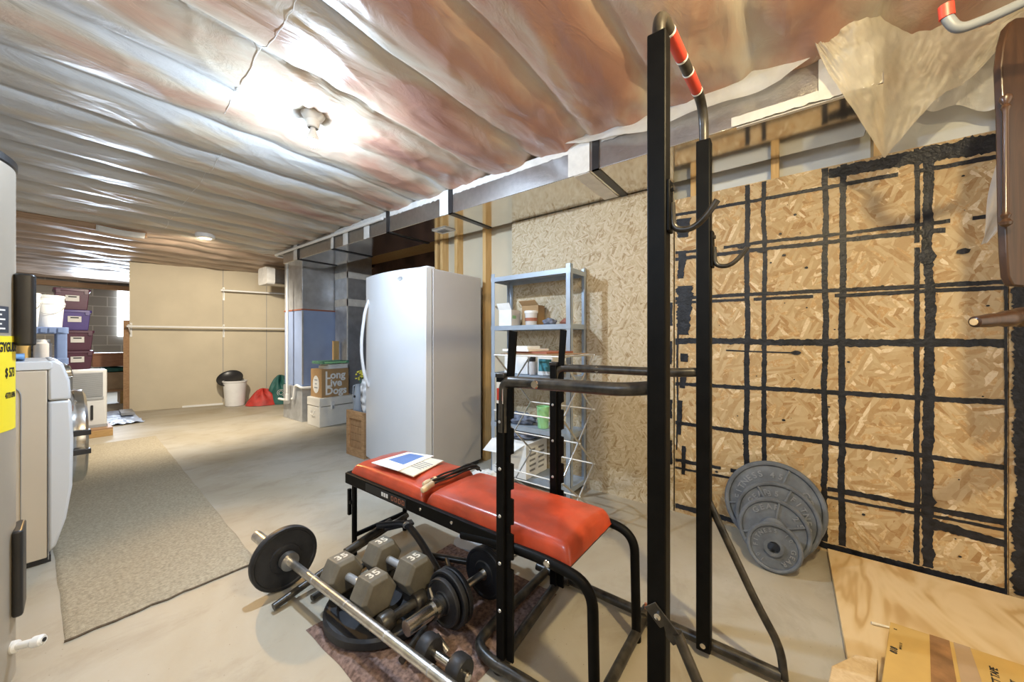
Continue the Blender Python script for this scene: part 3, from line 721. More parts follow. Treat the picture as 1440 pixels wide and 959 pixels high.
# ================================================================== GYM EQUIPMENT
# ---- power rack with dip arms and pull-up bar
rk = thing('power_rack', 'tall black steel squat rack with a red banded pull-up bar and two horizontal safety arms', 'squat rack', (1.2, 0.5, 0.0))
NX, FX, PY = 0.945, 1.435, 0.258          # near / far upright columns
MB().sqtube((NX, PY, 0.03), (NX, PY, 1.855), 0.045, 0.045, (1, 0, 0)).build('upright', 'black_paint', rk, bevel=0.004)
MB().sqtube((FX, PY - 0.02, 0.02), (FX, PY - 0.02, 1.80), 0.045, 0.045, (1, 0, 0)).build('upright', 'black_paint', rk, bevel=0.004)
bar_pts = fillet([(NX, PY, 1.80), (NX, PY, 1.925), (FX - 0.01, PY - 0.02, 1.925), (FX, PY - 0.02, 1.74)], 0.10, 8)
pb = MB().tube(bar_pts, 0.0155, 16).build('pull_up_bar', 'black_worn', rk)
def bar_at(x): return Vector((x, PY - 0.02 * (x - NX) / (FX - NX), 1.925))
for a, b in ((1.035, 1.145), (1.225, 1.325)):
    MB().tube([bar_at(a), bar_at(b)], 0.0166, 18).build('red_grip_band', 'red_grip', pb)
for a in (1.028, 1.148, 1.218, 1.328): MB().tube([bar_at(a), bar_at(a + 0.006)], 0.0169, 18).build('white_ring', 'white_line', pb)
def j_hook(x, y, z, s=1.0):
    mb = MB()
    mb.box((x - 0.018, y - 0.030, z - 0.01), (x + 0.018, y - 0.0225, z + 0.115))
    h = mb.build('hook_plate', 'black_paint', rk, bevel=0.002)
    MB().tube(fillet([(x, y - 0.031, z + 0.06), (x, y - 0.034, z - 0.005), (x, y - 0.075, z - 0.012), (x, y - 0.105, z + 0.012), (x, y - 0.128, z + 0.045)], 0.03), 0.0075, 12).build('hook', 'black_worn', h)
    for zz in (0.025, 0.095): MB().lathe([(0.001, -0.006), (0.007, -0.006), (0.007, 0.0)], (x, y - 0.030, z + zz), (0, 1, 0), 8).build('bolt', 'black_worn', h)
j_hook(NX, PY, 1.375); j_hook(FX, PY - 0.02, 1.365)
# safety arms
arm1 = fillet([(NX + 0.005, 0.755, 0.80), (NX + 0.005, 0.752, 0.965), (NX, 0.70, 0.968), (NX, 0.345, 0.972), (NX + 0.035, PY + 0.0, 0.982)], 0.055, 8)
arm2 = fillet([(1.385, 0.815, 0.90), (1.385, 0.80, 0.98), (1.39, 0.735, 0.985), (1.415, 0.33, 0.985), (FX + 0.01, 0.24, 0.990)], 0.05, 8)
MB().tube(arm1, 0.0185, 16).build('safety_arm', 'black_worn', rk)
MB().tube(arm2, 0.0165, 16).build('safety_arm', 'black_worn', rk)
for p in ((NX - 0.019, 0.615, 0.968), (1.402 - 0.0165, 0.62, 0.985)): MB().lathe([(0.001, -0.003), (0.011, -0.003), (0.013, 0.003)], p, (1, 0, 0), 14).build('arm_rivet', 'chrome', rk)
# notched rear columns with a leaning bar stop
def notched(x, y, zt, z0, s):
    mb = MB().box((x - 0.016, y - 0.016, z0), (x + 0.016, y + 0.016, zt))
    c = mb.build('notched_column', 'black_paint', rk, bevel=0.003)
    poly = []
    w0, w1 = y - 0.018, y - 0.044
    zz = z0 + 0.12
    prof = [(w0, z0), (w1, z0)]
    z = z0 + 0.30
    while z < zt - 0.14:
        prof += [(w1, z), (w1 + 0.013, z + 0.002), (w1 + 0.013, z + 0.026), (w1 + 0.004, z + 0.034), (w1, z + 0.034)]; z += 0.115
    prof += [(w1, zt - 0.03), (w1 - 0.014, zt + 0.145), (w0 - 0.012, zt + 0.15), (w0, zt - 0.02)]
    MB().prism([(x - 0.004, p[0], p[1]) for p in prof], (0.008, 0, 0)).build('notched_plate', 'black_paint', c, smooth=0)
    MB().box((x - 0.0185, y - 0.0185, zt - 0.006), (x + 0.0185, y + 0.0185, zt + 0.009)).build('end_cap', 'dark_plastic', c, bevel=0.003)
    for q in range(5): MB().lathe([(0.001, -0.004), (0.005, -0.003), (0.006, 0)], (x - 0.016, y - 0.0, z0 + 0.16 + q * 0.155), (1, 0, 0), 10).build('rivet', 'galvanised', c)
    return c
nc = notched(0.950, 0.757, 0.985, 0.055, 1)
notched(1.380, 0.812, 1.0, 0.045, 2)
st = MB().box((0.9335, 0.7435, 0.895), (0.9345, 0.7705, 0.965)).build('sticker', 'white_paper', nc, smooth=0)
MB().box((0.9328, 0.7455, 0.905), (0.9336, 0.7685, 0.945)).build('red_print', 'red_grip', st, smooth=0)
# floor frame
MB().tube(fillet([(0.945, 0.10, 0.03), (0.945, 0.66, 0.03), (0.925, 0.79, 0.036), (0.95, 0.875, 0.036), (1.06, 0.888, 0.036), (1.30, 0.892, 0.036), (1.45, 0.90, 0.03)], 0.09, 8), 0.018, 16).build('floor_tube', 'black_worn', rk)
MB().tube([(0.955, 0.765, 0.034), (1.385, 0.812, 0.034)], 0.0185, 14).build('floor_tube', 'black_worn', rk)
MB().tube([(1.462, 0.955, 0.03), (1.462, 0.80, 0.03), (1.458, 0.42, 0.03), (1.452, 0.02, 0.03)], 0.018, 14).build('floor_tube', 'black_worn', rk)
MB().tube([(0.93, 0.447, 0.03), (1.46, 0.447, 0.03)], 0.017, 14).build('floor_tube', 'black_worn', rk)
for p, ax in (((1.458, 0.447, 0.03), (1, 0, 0)), ((0.955, 0.765, 0.03), (1, 0, 0)), ((1.462, 0.812, 0.03), (0, 1, 0))):
    MB().tube([Vector(p) - Vector(ax) * 0.03, Vector(p) + Vector(ax) * 0.03], 0.024, 14).build('clamp', 'black_worn', rk)
MB().tube([(1.458, 0.447, 0.05), (1.458, 0.447, 0.075)], 0.005, 8).build('bolt', 'rust_red', rk)
MB().lathe([(0.001, -0.008), (0.009, -0.006), (0.010, 0)], (FX - 0.0225, PY - 0.02, 0.045), (1, 0, 0), 10).build('bolt', 'chrome', rk)
# diagonal braces
MB().tube(fillet([(FX + 0.012, 0.225, 0.535), (FX + 0.014, 0.085, 0.235), (1.452, 0.022, 0.12), (1.452, 0.012, 0.025)], 0.09, 8), 0.0125, 14).build('brace', 'black_worn', rk)
b2 = MB().tube(fillet([(NX - 0.012, PY - 0.045, 0.405), (NX - 0.012, 0.105, 0.18), (0.945, 0.06, 0.10), (0.945, 0.05, 0.025)], 0.08, 8), 0.0125, 14).build('brace', 'black_worn', rk)
MB().sqtube((NX - 0.026, PY + 0.014, 0.455), (NX - 0.016, PY - 0.05, 0.385), 0.034, 0.004, (1, 0, 0)).build('brace_plate', 'black_worn', b2, bevel=0.0015)
MB().lathe([(0.001, -0.009), (0.008, -0.007), (0.009, 0)], (NX - 0.024, PY - 0.005, 0.435), (1, 0, 0), 10).build('bolt', 'chrome', b2)

# ---- weight bench
bn = thing('weight_bench', 'long flat weight bench with two red vinyl pads on a black steel frame', 'weight bench', (1.17, 1.2, 0.0))
def pad(y0, y1, name):
    x0, x1 = 1.0, 1.335
    def top(u, v):
        x = x0 + (x1 - x0) * u; y = y0 + (y1 - y0) * v
        eu = min(u, 1 - u) * (x1 - x0); ev = min(v, 1 - v) * (y1 - y0)
        e = min(1, eu / 0.028) ; e2 = min(1, ev / 0.035)
        h = math.sqrt(max(0, 1 - (1 - e) ** 2.2)) * math.sqrt(max(0, 1 - (1 - e2) ** 2.2))
        z = 0.408 + 0.056 * h + 0.020 * math.sin(PI * u) ** .8 * h * min(1, ev / 0.12 + .35) + 0.0025 * noise.noise((x * 20, y * 9, 1))
        return Vector((x, y, z))
    mb = MB().grid(top, 60, 80)
    mb.box((x0 + 0.004, y0 + 0.004, 0.398), (x1 - 0.004, y1 - 0.004, 0.414), 1)
    return mb.build(name, ['red_vinyl', 'dark_plastic'], bn, smooth=75)
pad(0.535, 1.212, 'seat_pad'); pad(1.232, 1.80, 'head_pad')
for x in (0.988, 1.338):
    MB().box((x - 0.010, 0.80, 0.375), (x + 0.010, 1.81, 0.428)).build('side_rail', 'black_paint', bn, bevel=0.003)
MB().box((0.99, 1.795, 0.375), (1.336, 1.815, 0.428)).build('end_rail', 'black_paint', bn, bevel=0.003)
MB().box((0.99, 0.86, 0.375), (1.336, 0.89, 0.398)).build('cross_rail', 'black_paint', bn, bevel=0.003)
MB().box((1.0, 0.56, 0.382), (1.33, 0.59, 0.399)).build('cross_rail', 'black_paint', bn, bevel=0.003)
for x in (0.988, 1.350):
    MB().tube(fillet([(x, 0.98, 0.372), (x, 0.80, 0.40), (x, 0.60, 0.408), (x, 0.455, 0.39), (x, 0.447, 0.0)], 0.085, 10), 0.0165, 16).build('arched_leg', 'black_paint', bn)
    MB().lathe([(0.001, -0.006), (0.010, -0.004), (0.012, 0)], (x - 0.0165, 0.60, 0.408), (1, 0, 0), 12).build('bolt', 'chrome', bn)
for x in (1.015, 1.325):
    MB().tube(fillet([(x, 1.70, 0.385), (x, 1.785, 0.38), (x, 1.785, 0.0)], 0.04), 0.013, 14).build('leg', 'black_paint', bn)
MB().tube([(1.015, 1.785, 0.10), (1.325, 1.785, 0.10)], 0.012, 12).build('leg_brace', 'black_paint', bn)
MB().box((0.998, 1.808, 0.20), (1.014, 1.826, 0.335)).box((0.998, 1.79, 0.26), (1.010, 1.815, 0.28)).build('adjuster', 'black_paint', bn, bevel=0.003)
MB().tube(fillet([(1.0, 1.72, 0.385), (0.985, 1.735, 0.372), (0.985, 1.738, 0.27)], 0.015), 0.004, 8).build('hook_rod', 'black_paint', bn)
dc = MB().box((0.9765, 1.31, 0.382), (0.9779, 1.62, 0.418)).build('rail_decal', 'ink', bn, smooth=0)
wm = MB()
for k in range(3): wm.box((0.9757, 1.475 - k * 0.018, 0.392), (0.9764, 1.488 - k * 0.018, 0.410))
wm.build('white_mark', 'white_line', dc, smooth=0)
rm = MB()
for k in range(4):
    y = 1.415 - k * 0.026
    rm.box((0.9757, y - 0.018, 0.390), (0.9764, y - 0.014, 0.411)).box((0.9757, y - 0.004, 0.390), (0.9764, y, 0.411)).box((0.9757, y - 0.018, 0.407), (0.9764, y, 0.411)).box((0.9757, y - 0.018, 0.390), (0.9764, y, 0.394))
rm.build('red_mark', 'rust_red', dc, smooth=0)
for y in (1.215, 1.03): MB().lathe([(0.001, -0.004), (0.006, -0.003), (0.007, 0)], (0.978, y, 0.405), (1, 0, 0), 10).build('rail_bolt', 'chrome', bn)

# on the bench
mg = thing('magazine', 'cream magazine with a printed cover lying flat on the far end of the red bench', 'magazine', (1.16, 1.50, 0.488))
def sheet_quad(mb, pts, z0, z1, mi=0): return mb.prism([(p[0], p[1], z0) for p in pts], (0, 0, z1 - z0), mi)
sheet_quad(MB(), [(1.045, 1.345), (1.275, 1.40), (1.255, 1.52), (1.05, 1.53)], 0.4885, 0.493).build('pages', 'cream_paper', mg, smooth=0)
pm_ = MB()
for k in range(5): pm_.box((1.12 + k * 0.018, 1.39, 0.4931), (1.128 + k * 0.018, 1.47 + 0.01 * (k % 2), 0.4936))
pm_.build('printed_lines', 'ink_grey', mg, smooth=0)
bk = thing('booklet', 'blue and white booklet lying on the magazine at the far end of the bench', 'booklet', (1.16, 1.58, 0.4935))
sheet_quad(MB(), [(1.04, 1.45), (1.29, 1.49), (1.245, 1.65), (1.03, 1.655)], 0.4937, 0.497).build('pages', 'white_paper', bk, smooth=0)
sheet_quad(MB(), [(1.105, 1.50), (1.255, 1.525), (1.235, 1.62), (1.105, 1.625)], 0.4970, 0.4976).build('blue_cover', 'blue_cover', bk, smooth=0)
jr = thing('jump_rope', 'jump rope with two wooden handles lying folded across the gap between the red pads', 'jump rope', (1.15, 1.222, 0.47))
def handle(p, q):
    p = Vector(p); q = Vector(q); L_ = (q - p).length
    return MB().lathe([(0.004, 0), (0.011, 0.004), (0.014, 0.02), (0.0115, 0.05), (0.0115, L_ - 0.02), (0.013, L_ - 0.006), (0.008, L_)], p, q - p, 16)
handle((0.985, 1.215, 0.478), (1.055, 1.222, 0.489)).build('handle', 'wood_handle', jr)
handle((1.012, 1.24, 0.488), (1.085, 1.236, 0.495)).build('handle', 'wood_handle', jr)
for k in range(5):
    pts = [(1.05 + 0.30 * f / 10, 1.212 + 0.007 * k + 0.004 * math.sin(f * 1.3 + k), 0.489 + 0.006 * ((k * 2) % 3) - 0.03 * max(0, f - 8) ** 2 / 4) for f in range(11)]
    MB().tube(pts, 0.0045, 8).build('rope', 'black_rubber', jr)

# ---- rug and floor pieces under the weights
def rug_fn(u, v):
    y = 0.80 + 0.66 * v; x0 = 0.635 + 0.02 * noise.noise((y * 6, 0, 0)); x1 = 1.385
    x = x0 + (x1 - x0) * u
    e = min(u, 1 - u, v, 1 - v)
    return Vector((x, y + 0.012 * noise.noise((x * 7, 3, 0)), 0.010 * min(1, e / 0.02) + 0.006 * noise.noise((x * 55, y * 55, 0)) * min(1, e / 0.02) + 0.0015))
tag(MB().grid(rug_fn, 110, 100).build('rug', 'rug', smooth=180), 'shaggy brown rug under the loose weights', 'rug')
def rounded(cx, cy, sx, sy, r, rz, z0, z1, mb=None):
    mb = mb or MB(); pts = []
    for ax, ay, a0 in ((1, 1, 0), (-1, 1, 90), (-1, -1, 180), (1, -1, 270)):
        for q in range(6):
            a = R(a0 + 18 * q); p = Vector((ax * (sx / 2 - r) + r * math.cos(a), ay * (sy / 2 - r) + r * math.sin(a))); c, s = math.cos(rz), math.sin(rz)
            pts.append((cx + p.x * c - p.y * s, cy + p.x * s + p.y * c, z0))
    return mb.prism(pts, (0, 0, z1 - z0))
tag(rounded(1.56, 1.33, 0.34, 0.34, 0.08, 0.25, 0.0, 0.012).build('floor_tile', 'slate', bevel=0.002), 'grey rounded slab lying on the floor under the middle of the bench', 'slab')

# ---- olympic barbell
bb = thing('barbell', 'long steel barbell with a black plate on its far end, nearest the camera', 'barbell', (0.70, 1.2, 0.0))
BX0, BX1 = 0.690, 0.712
def bx(y): return BX0 + (BX1 - BX0) * (1.80 - y) / 1.0
BZ = 0.1355
def bp(y): return Vector((bx(y), y, BZ))
MB().tube([bp(1.80), bp(0.28)], 0.0158, 18).build('bar', 'bar_steel', bb)
for y0, y1 in ((1.78, 2.10), (0.32, 0.02)):
    d = 1 if y1 > y0 else -1
    MB().tube([bp(y0), bp(y1)], 0.0245, 22).build('sleeve', 'bar_steel', bb)
    MB().tube([bp(y0 - 0.045 * d), bp(y0 - 0.015 * d)], 0.037, 26).build('collar', 'bar_steel', bb)
    MB().lathe([(0.026, -0.016), (0.060, -0.016), (0.063, -0.011), (0.118, -0.011), (0.122, -0.016), (0.132, -0.016), (0.1345, -0.011), (0.1345, 0.011), (0.132, 0.016), (0.122, 0.016), (0.118, 0.011), (0.063, 0.011), (0.06, 0.016), (0.026, 0.016)], bp(y0 + 0.012 * d), (0.02, 1, 0), 56).build('weight_plate', 'iron_dark', bb)
for y in (1.53, 1.29, 1.05, 0.84): MB().tube([bp(y), bp(y - 0.006)], 0.0163, 18).build('knurl_ring', 'galvanised', bb)

# ---- plate lying flat under the dumbbells
fp = thing('weight_plate', 'thick grey weight plate lying flat on the rug under the hex dumbbells', 'weight plate', (0.875, 1.315, 0.0))
MB().lathe([(0.026, 0.012), (0.026, 0.052), (0.07, 0.052), (0.075, 0.034), (0.165, 0.034), (0.175, 0.052), (0.212, 0.052), (0.222, 0.044), (0.222, 0.018), (0.212, 0.012)], (0.875, 1.315, 0.006), (0, 0, 1), 64, capa=False, capb=False).build('disc', 'iron_dark', fp)

# ---- hexagonal dumbbells
def hexdb(name, label, group, c, direction, size, ln, hd, m, tilt=0.0, digits=None, mh='galvanised'):
    """size = across flats, ln = centre distance of heads, hd = head length"""
    t = thing(name, label, 'dumbbell', c, group)
    d = Vector(direction).normalized(); up = Vector((0, 0, 1)); up = (up - d * up.dot(d)).normalized(); sd = d.cross(up)
    q = Matrix.Rotation(tilt, 3, d); up = q @ up; sd = q @ sd
    for s in (-1, 1):
        ri = size / 2 / math.cos(R(30)); rings = []
        for (off, sc) in ((-hd / 2, 0.80), (-hd / 2 + 0.014, 1.0), (hd / 2 - 0.014, 1.0), (hd / 2, 0.80)):
            rings.append([d * (s * ln / 2 + off) + (sd * math.cos(R(60 * k)) + up * math.sin(R(60 * k))) * ri * sc for k in range(6)])
        mb = MB(); vs = [v for r_ in rings for v in r_]
        fs = [tuple(range(5, -1, -1)), tuple(range(18, 24))] + [(i * 6 + k, i * 6 + (k + 1) % 6, (i + 1) * 6 + (k + 1) % 6, (i + 1) * 6 + k) for i in range(3) for k in range(6)]
        mb.add(vs, fs)
        h = mb.build('hex_head', m, t, local=True, smooth=0, bevel=0.003)
        if digits:
            o = d * (s * ln / 2) + up * (size / 2 + 0.0004)
            mtx = frame(o, sd * -1, d * -1)
            tm = MB().text(digits, 0.052, mtx @ Matrix.Translation((0, -0.019, 0)), 0.0012, align='CENTER', bold=0.001)
            tm.build('number', 'hex_digit', h, local=True, smooth=0)
    MB().tube([d * (-ln / 2), d * (ln / 2)], size * 0.115, 16).build('handle', mh, t, local=True)
    return t
hexdb('hex_dumbbell', 'grey hex dumbbell marked 35 resting on the flat plate right beside the long barbell', 'grey hex dumbbells', (0.792, 1.375, 0.140), (0.0, -1, 0.07), 0.130, 0.235, 0.105, 'hex_grey', 0, '35')
hexdb('hex_dumbbell', 'grey hex dumbbell marked 35 lying farther from the barbell against the black bent tube', 'grey hex dumbbells', (0.945, 1.325, 0.155), (0.0, -1, 0.04), 0.130, 0.225, 0.105, 'hex_grey', 0, '35')
def rounddb(label, a, b, r, hl, m='iron_dark', mh='chrome', group=None, name='dumbbell', hr=0.014):
    a = Vector(a); b = Vector(b); d = (b - a).normalized()
    t = thing(name, label, 'dumbbell', (a + b) / 2, group)
    MB().tube([a, b], hr, 16).build('handle', mh, t)
    for p, s in ((a, -1), (b, 1)):
        MB().lathe([(r * .55, -hl / 2), (r * 0.9, -hl / 2), (r, -hl / 2 + 0.008), (r, hl / 2 - 0.008), (r * 0.9, hl / 2), (r * .55, hl / 2)], p, d, 28).build('head', m, t)
        MB().lathe([(r * .3, 0), (r * .3, 0.012), (r * .2, 0.018)], p + d * s * hl / 2, d * s, 16).build('end_nut', mh, t)
    return t
rounddb('small black dumbbell with a chrome handle on the rug at the bottom of the photo', (0.812, 0.965, 0.066), (0.816, 0.825, 0.066), 0.046, 0.050)
rounddb('dark dumbbell with dusty round ends wedged beneath the hex dumbbells', (0.777, 1.155, 0.092), (0.920, 1.148, 0.092), 0.033, 0.05, 'black_worn', 'black_worn', hr=0.018)
tag(MB().tube([(0.755, 1.035, 0.031), (0.895, 1.085, 0.031)], 0.012, 14).build('steel_rod', 'black_worn'), 'short black steel rod on the rug just behind the long barbell', 'rod')

# ---- short olympic dumbbell bar with plates
sb = thing('loaded_dumbbell_bar', 'short chrome dumbbell bar loaded with black plates standing on the brown rug', 'dumbbell', (1.0, 1.06, 0.0))
SZ = 0.1225
def sp(x): return Vector((x, 1.03 - 0.03 * (x - 1.0), SZ))
MB().tube([sp(0.90), sp(1.20)], 0.0155, 18).build('bar', 'bar_steel', sb)
MB().tube([sp(0.775), sp(0.93)], 0.0250, 24).build('sleeve', 'chrome', sb)
MB().tube([sp(1.15), sp(1.36)], 0.0250, 24).build('sleeve', 'chrome', sb)
MB().tube([sp(0.885), sp(0.925)], 0.036, 26).build('collar', 'chrome', sb)
MB().tube([sp(0.905) + Vector((0, 0.02, 0.03)), sp(0.905) + Vector((0, 0.035, 0.058))], 0.006, 10).build('collar_screw', 'chrome', sb)
ax = (1, -0.03, 0)
def small_plate(x, r, t, m):
    MB().lathe([(0.026, -t / 2), (r * .45, -t / 2), (r * .5, -t / 2 + 0.004), (r * .85, -t / 2 + 0.004), (r * .9, -t / 2), (r - 0.003, -t / 2), (r, -t / 2 + 0.004), (r, t / 2 - 0.004), (r - 0.003, t / 2), (r * .9, t / 2), (r * .85, t / 2 - 0.004), (r * .5, t / 2 - 0.004), (r * .45, t / 2), (0.026, t / 2)], sp(x), ax, 44).build('weight_plate', m, sb)
small_plate(0.962, 0.104, 0.022, 'iron_dark'); small_plate(0.987, 0.104, 0.02, 'iron_dark'); small_plate(0.938, 0.086, 0.018, 'iron_dark')
small_plate(1.165, 0.104, 0.024, 'iron_dark'); small_plate(1.19, 0.100, 0.02, 'iron_dark')
tag(MB().tube([(0.86, 0.985, 0.070), (0.872, 0.94, 0.030)], 0.012, 14).build('steel_rod', 'bar_steel'), 'short steel stub poking out under the chrome loaded dumbbell bar', 'rod')

# ---- leg developer attachment lying among the weights
ld = thing('leg_developer', 'black tubular leg curl attachment lying under the far half of the bench', 'gym attachment', (1.15, 1.45, 0.0))
MB().tube([(0.60, 1.665, 0.022), (0.95, 1.70, 0.075), (1.29, 1.715, 0.120)], 0.0145, 14).build('long_tube', 'black_worn', ld)
MB().tube([(0.92, 1.695, 0.085), (1.18, 1.71, 0.125)], 0.021, 16).build('sleeve_tube', 'black_worn', ld)
MB().sqtube((1.10, 1.655, 0.14), (1.24, 1.60, 0.135), 0.05, 0.012, (0, 0, 1)).build('bracket', 'iron_dark', ld, bevel=0.003)
MB().tube(fillet([(1.08, 1.69, 0.15), (1.20, 1.60, 0.145), (1.175, 1.46, 0.11), (1.115, 1.225, 0.036)], 0.06, 8), 0.0165, 16).build('bent_leg', 'iron_dark', ld)
MB().tube([(1.12, 1.48, 0.036), (1.20, 1.44, 0.034), (1.30, 1.19, 0.034)], 0.0145, 14).build('cross_tube', 'black_worn', ld)
MB().tube([(1.235, 1.335, 0.034), (1.18, 1.25, 0.032)], 0.011, 12).build('branch_tube', 'black_worn', ld)
MB().lathe([(0.001, -0.01), (0.016, -0.008), (0.018, 0.0)], (1.185, 1.585, 0.145), (0.5, 0.8, 0), 14).build('bolt', 'galvanised', ld)
MB().tube([(0.72, 1.60, 0.020), (1.03, 1.64, 0.020)], 0.012, 12).build('lower_tube', 'black_worn', ld)

# ---- plates leaning on the wall
def lean_plate(label, name, xb, yc, r, t, lean, texts, spokes, rim=0.10):
    """upright disc whose face looks at -X, its lowest rim point at (xb, yc, 0)"""
    rt = thing(name, label, 'weight plate', (xb, yc, 0.0), 'grey iron plates leaning on the wall', rot=(0, lean, 0))
    c = Vector((0, 0, r)); A = (-1, 0, 0)
    rr = r * rim
    prof = [(0.0255, -t / 2), (0.0255, t / 2 + 0.001), (0.040, t / 2 + 0.001), (r * .27 if r < .13 else 0.055, t / 2 - 0.003), (r * .30 if r < .13 else 0.062, t / 2 - 0.013), (r - rr * 1.35, t / 2 - 0.013), (r - rr * 1.15, t / 2 - 0.002), (r - rr * 0.9, t / 2), (r - 0.006, t / 2), (r, t / 2 - 0.006), (r, -t / 2 + 0.006), (r - 0.006, -t / 2), (0.03, -t / 2)]
    MB().lathe(prof, c, A, 72, capa=False, capb=False).build('disc', 'iron_grey', rt, local=True, smooth=40)
    if spokes:
        sm_ = MB()
        for a in spokes:
            dv = Vector((0, math.cos(R(a)), math.sin(R(a))))
            sm_ = MB().sqtube(c + dv * 0.055 + Vector((-t / 2 + 0.008, 0, 0)), c + dv * (r - rr * 1.2) + Vector((-t / 2 + 0.008, 0, 0)), 0.010, 0.010, (1, 0, 0))
            sm_.build('spoke', 'iron_grey', rt, local=True, smooth=0, bevel=0.002)
    tm = MB()
    for body, rad, a0, da, size in texts:
        for k, ch in enumerate(body):
            if ch == ' ': continue
            a = R(a0 - da * k)           # clockwise as seen from -X (image right is -Y)
            radial = Vector((0, -math.cos(a), math.sin(a))); tang = Vector((0, -math.sin(a), -math.cos(a)))
            o = c + radial * rad + Vector((-t / 2 + 0.0095, 0, 0))
            mtx = frame(o, tang, radial)
            tm.text(ch, size, mtx, 0.0025, align='CENTER', bold=0.0006)
    tm.build('raised_lettering', 'iron_letter', rt, local=True, smooth=0)
    return rt
lean_plate('largest iron plate at the back of the row leaning on the tar-lined wall', 'weight_plate', 2.362, 0.068, 0.226, 0.036, R(15), [('FITNESS', .145, 178, 11, .044), ('GEAR', .145, 30, 12, .044), ('45', .14, 92, 14, .04)], (110, 230, 350), .085)
lean_plate('second largest iron plate leaning third from the front of the row by the wall', 'weight_plate', 2.300, 0.052, 0.183, 0.032, R(15), [('GEAR', .118, 150, 13, .036), ('FITNESS', .118, 58, 13, .036), ('35', .11, 105, 15, .036)], (112, 232, 352, 60), .09)
lean_plate('mid sized iron plate marked 25 leaning second from the front by the wall', 'weight_plate', 2.232, 0.062, 0.152, 0.030, R(15), [('GEAR', .097, 135, 17, .036), ('25', .105, 40, 17, .036), ('FITNESS', .097, -30, 17, .034)], (100, 160, 222, 342), .10)
lean_plate('smallest iron plate with a dark centre hole at the front of the leaning row', 'weight_plate', 2.135, 0.058, 0.112, 0.026, R(16), [('FITNESS', .066, 185, 16.5, .025), ('GEAR', .066, 5, -19, .0001), ('10', .072, 52, 17, .022), ('10', .072, 235, 17, .022), ('GEAR', .066, 0, 19, .027)], (), .13)

# ---- plywood on the floor, timber and cardboard box at the right
tag(MB().box((0.35, -1.45, 0.0), (2.49, -0.158, 0.030)).build('plywood_sheet', 'plywood', smooth=0, bevel=0.001), 'large pale plywood sheet lying flat on the floor below the tar-lined wall', 'plywood')
tag(MB().prism([(1.60, -0.17, 0.031), (1.62, -0.225, 0.031), (1.30, -0.165, 0.031), (1.28, -0.07, 0.031), (1.50, -0.105, 0.031)], (0, 0, 0.065)).build('timber_block', 'pale_timber', bevel=0.003), 'pale timber offcut lying on the plywood beside the taped cardboard box', 'timber')
cbx = thing('cardboard_box', 'yellowish cardboard box with strips of brown tape at the lower right corner', 'cardboard box', (1.45, -0.45, 0.03))
def cbp(x, v): return (x, -0.259 + (x - 1.669) * (-0.207) - v)      # v = distance from the left edge
MB().prism([(*cbp(x, v), 0.031) for x, v in ((1.669, 0), (1.669, 0.42), (1.10, 0.42), (1.10, 0))], (0, 0, 0.169)).build('box_body', 'cardboard_yellow', cbx, smooth=0, bevel=0.002)
MB().prism([(*cbp(x, v), 0.2003) for x, v in ((1.668, 0.085), (1.668, 0.125), (1.10, 0.15), (1.10, 0.092))], (0, 0, 0.0006)).build('brown_tape', 'brown_tape', cbx, smooth=0)
MB().prism([(*cbp(x, v), 0.2003) for x, v in ((1.668, 0.133), (1.668, 0.165), (1.10, 0.215), (1.10, 0.158))], (0, 0, 0.0006)).build('brown_tape', 'cardboard_dull', cbx, smooth=0)
tx = MB()
tx.text('818', 0.020, frame((1.505, -0.247, 0.2006), (1, -0.2, 0), (0.2, 1, 0)), 0.0003, bold=0.0008)
tx.text('W/ 8 X 12', 0.008, frame((1.535, -0.262, 0.2006), (1, -0.2, 0), (0.2, 1, 0)), 0.0003)
tx.text('R', 0.011, frame((1.63, -0.268, 0.2006), (1, -0.2, 0), (0.2, 1, 0)), 0.0003)
tx.text('DUCT TAPE', 0.020, frame((1.50, -0.435, 0.2006), (1, -0.2, 0), (0.2, 1, 0)), 0.0003, bold=0.0006)
tx.text('PRODUCT', 0.016, frame((1.50, -0.465, 0.2006), (1, -0.2, 0), (0.2, 1, 0)), 0.0003, bold=0.0006)
tx.build('printing', 'ink', cbx, smooth=0)
tag(MB().tube([(1.920, -0.248, 0.0365), (1.926, -0.275, 0.0365), (1.933, -0.31, 0.0365)], 0.0055, 10, r2=0.003).build('wood_splinter', 'cream_paper'), 'short white splinter of wood at the far corner of the taped box', 'wood splinter')

# ---- dark furniture hung at the right edge
fu = thing('turned_wood_furniture', 'dark brown carved furniture panel with turned posts hanging at the right edge', 'furniture', (1.86, -0.64, 1.1))
U = Vector((0.6032, -0.7976, 0)); O = Vector((1.765, -0.505, 0)); V3 = Vector((0.7976, 0.6032, 0))
def fu_pt(u, z, dpt=0.0): return O + U * u + V3 * dpt + Vector((0, 0, z))
prof = [(0.052, 2.075), (0.030, 2.05), (0.016, 2.00), (0.008, 1.93), (0.012, 1.84), (0.016, 1.75), (0.018, 1.60), (0.020, 1.47), (0.024, 1.37), (0.030, 1.295), (0.044, 1.268), (0.12, 1.262), (0.30, 1.28), (0.34, 1.40), (0.34, 1.98), (0.28, 2.06), (0.16, 2.085)]
MB().prism([fu_pt(u, z, 0) for u, z in prof], V3 * 0.022).build('panel', 'dark_furniture', fu, bevel=0.004)
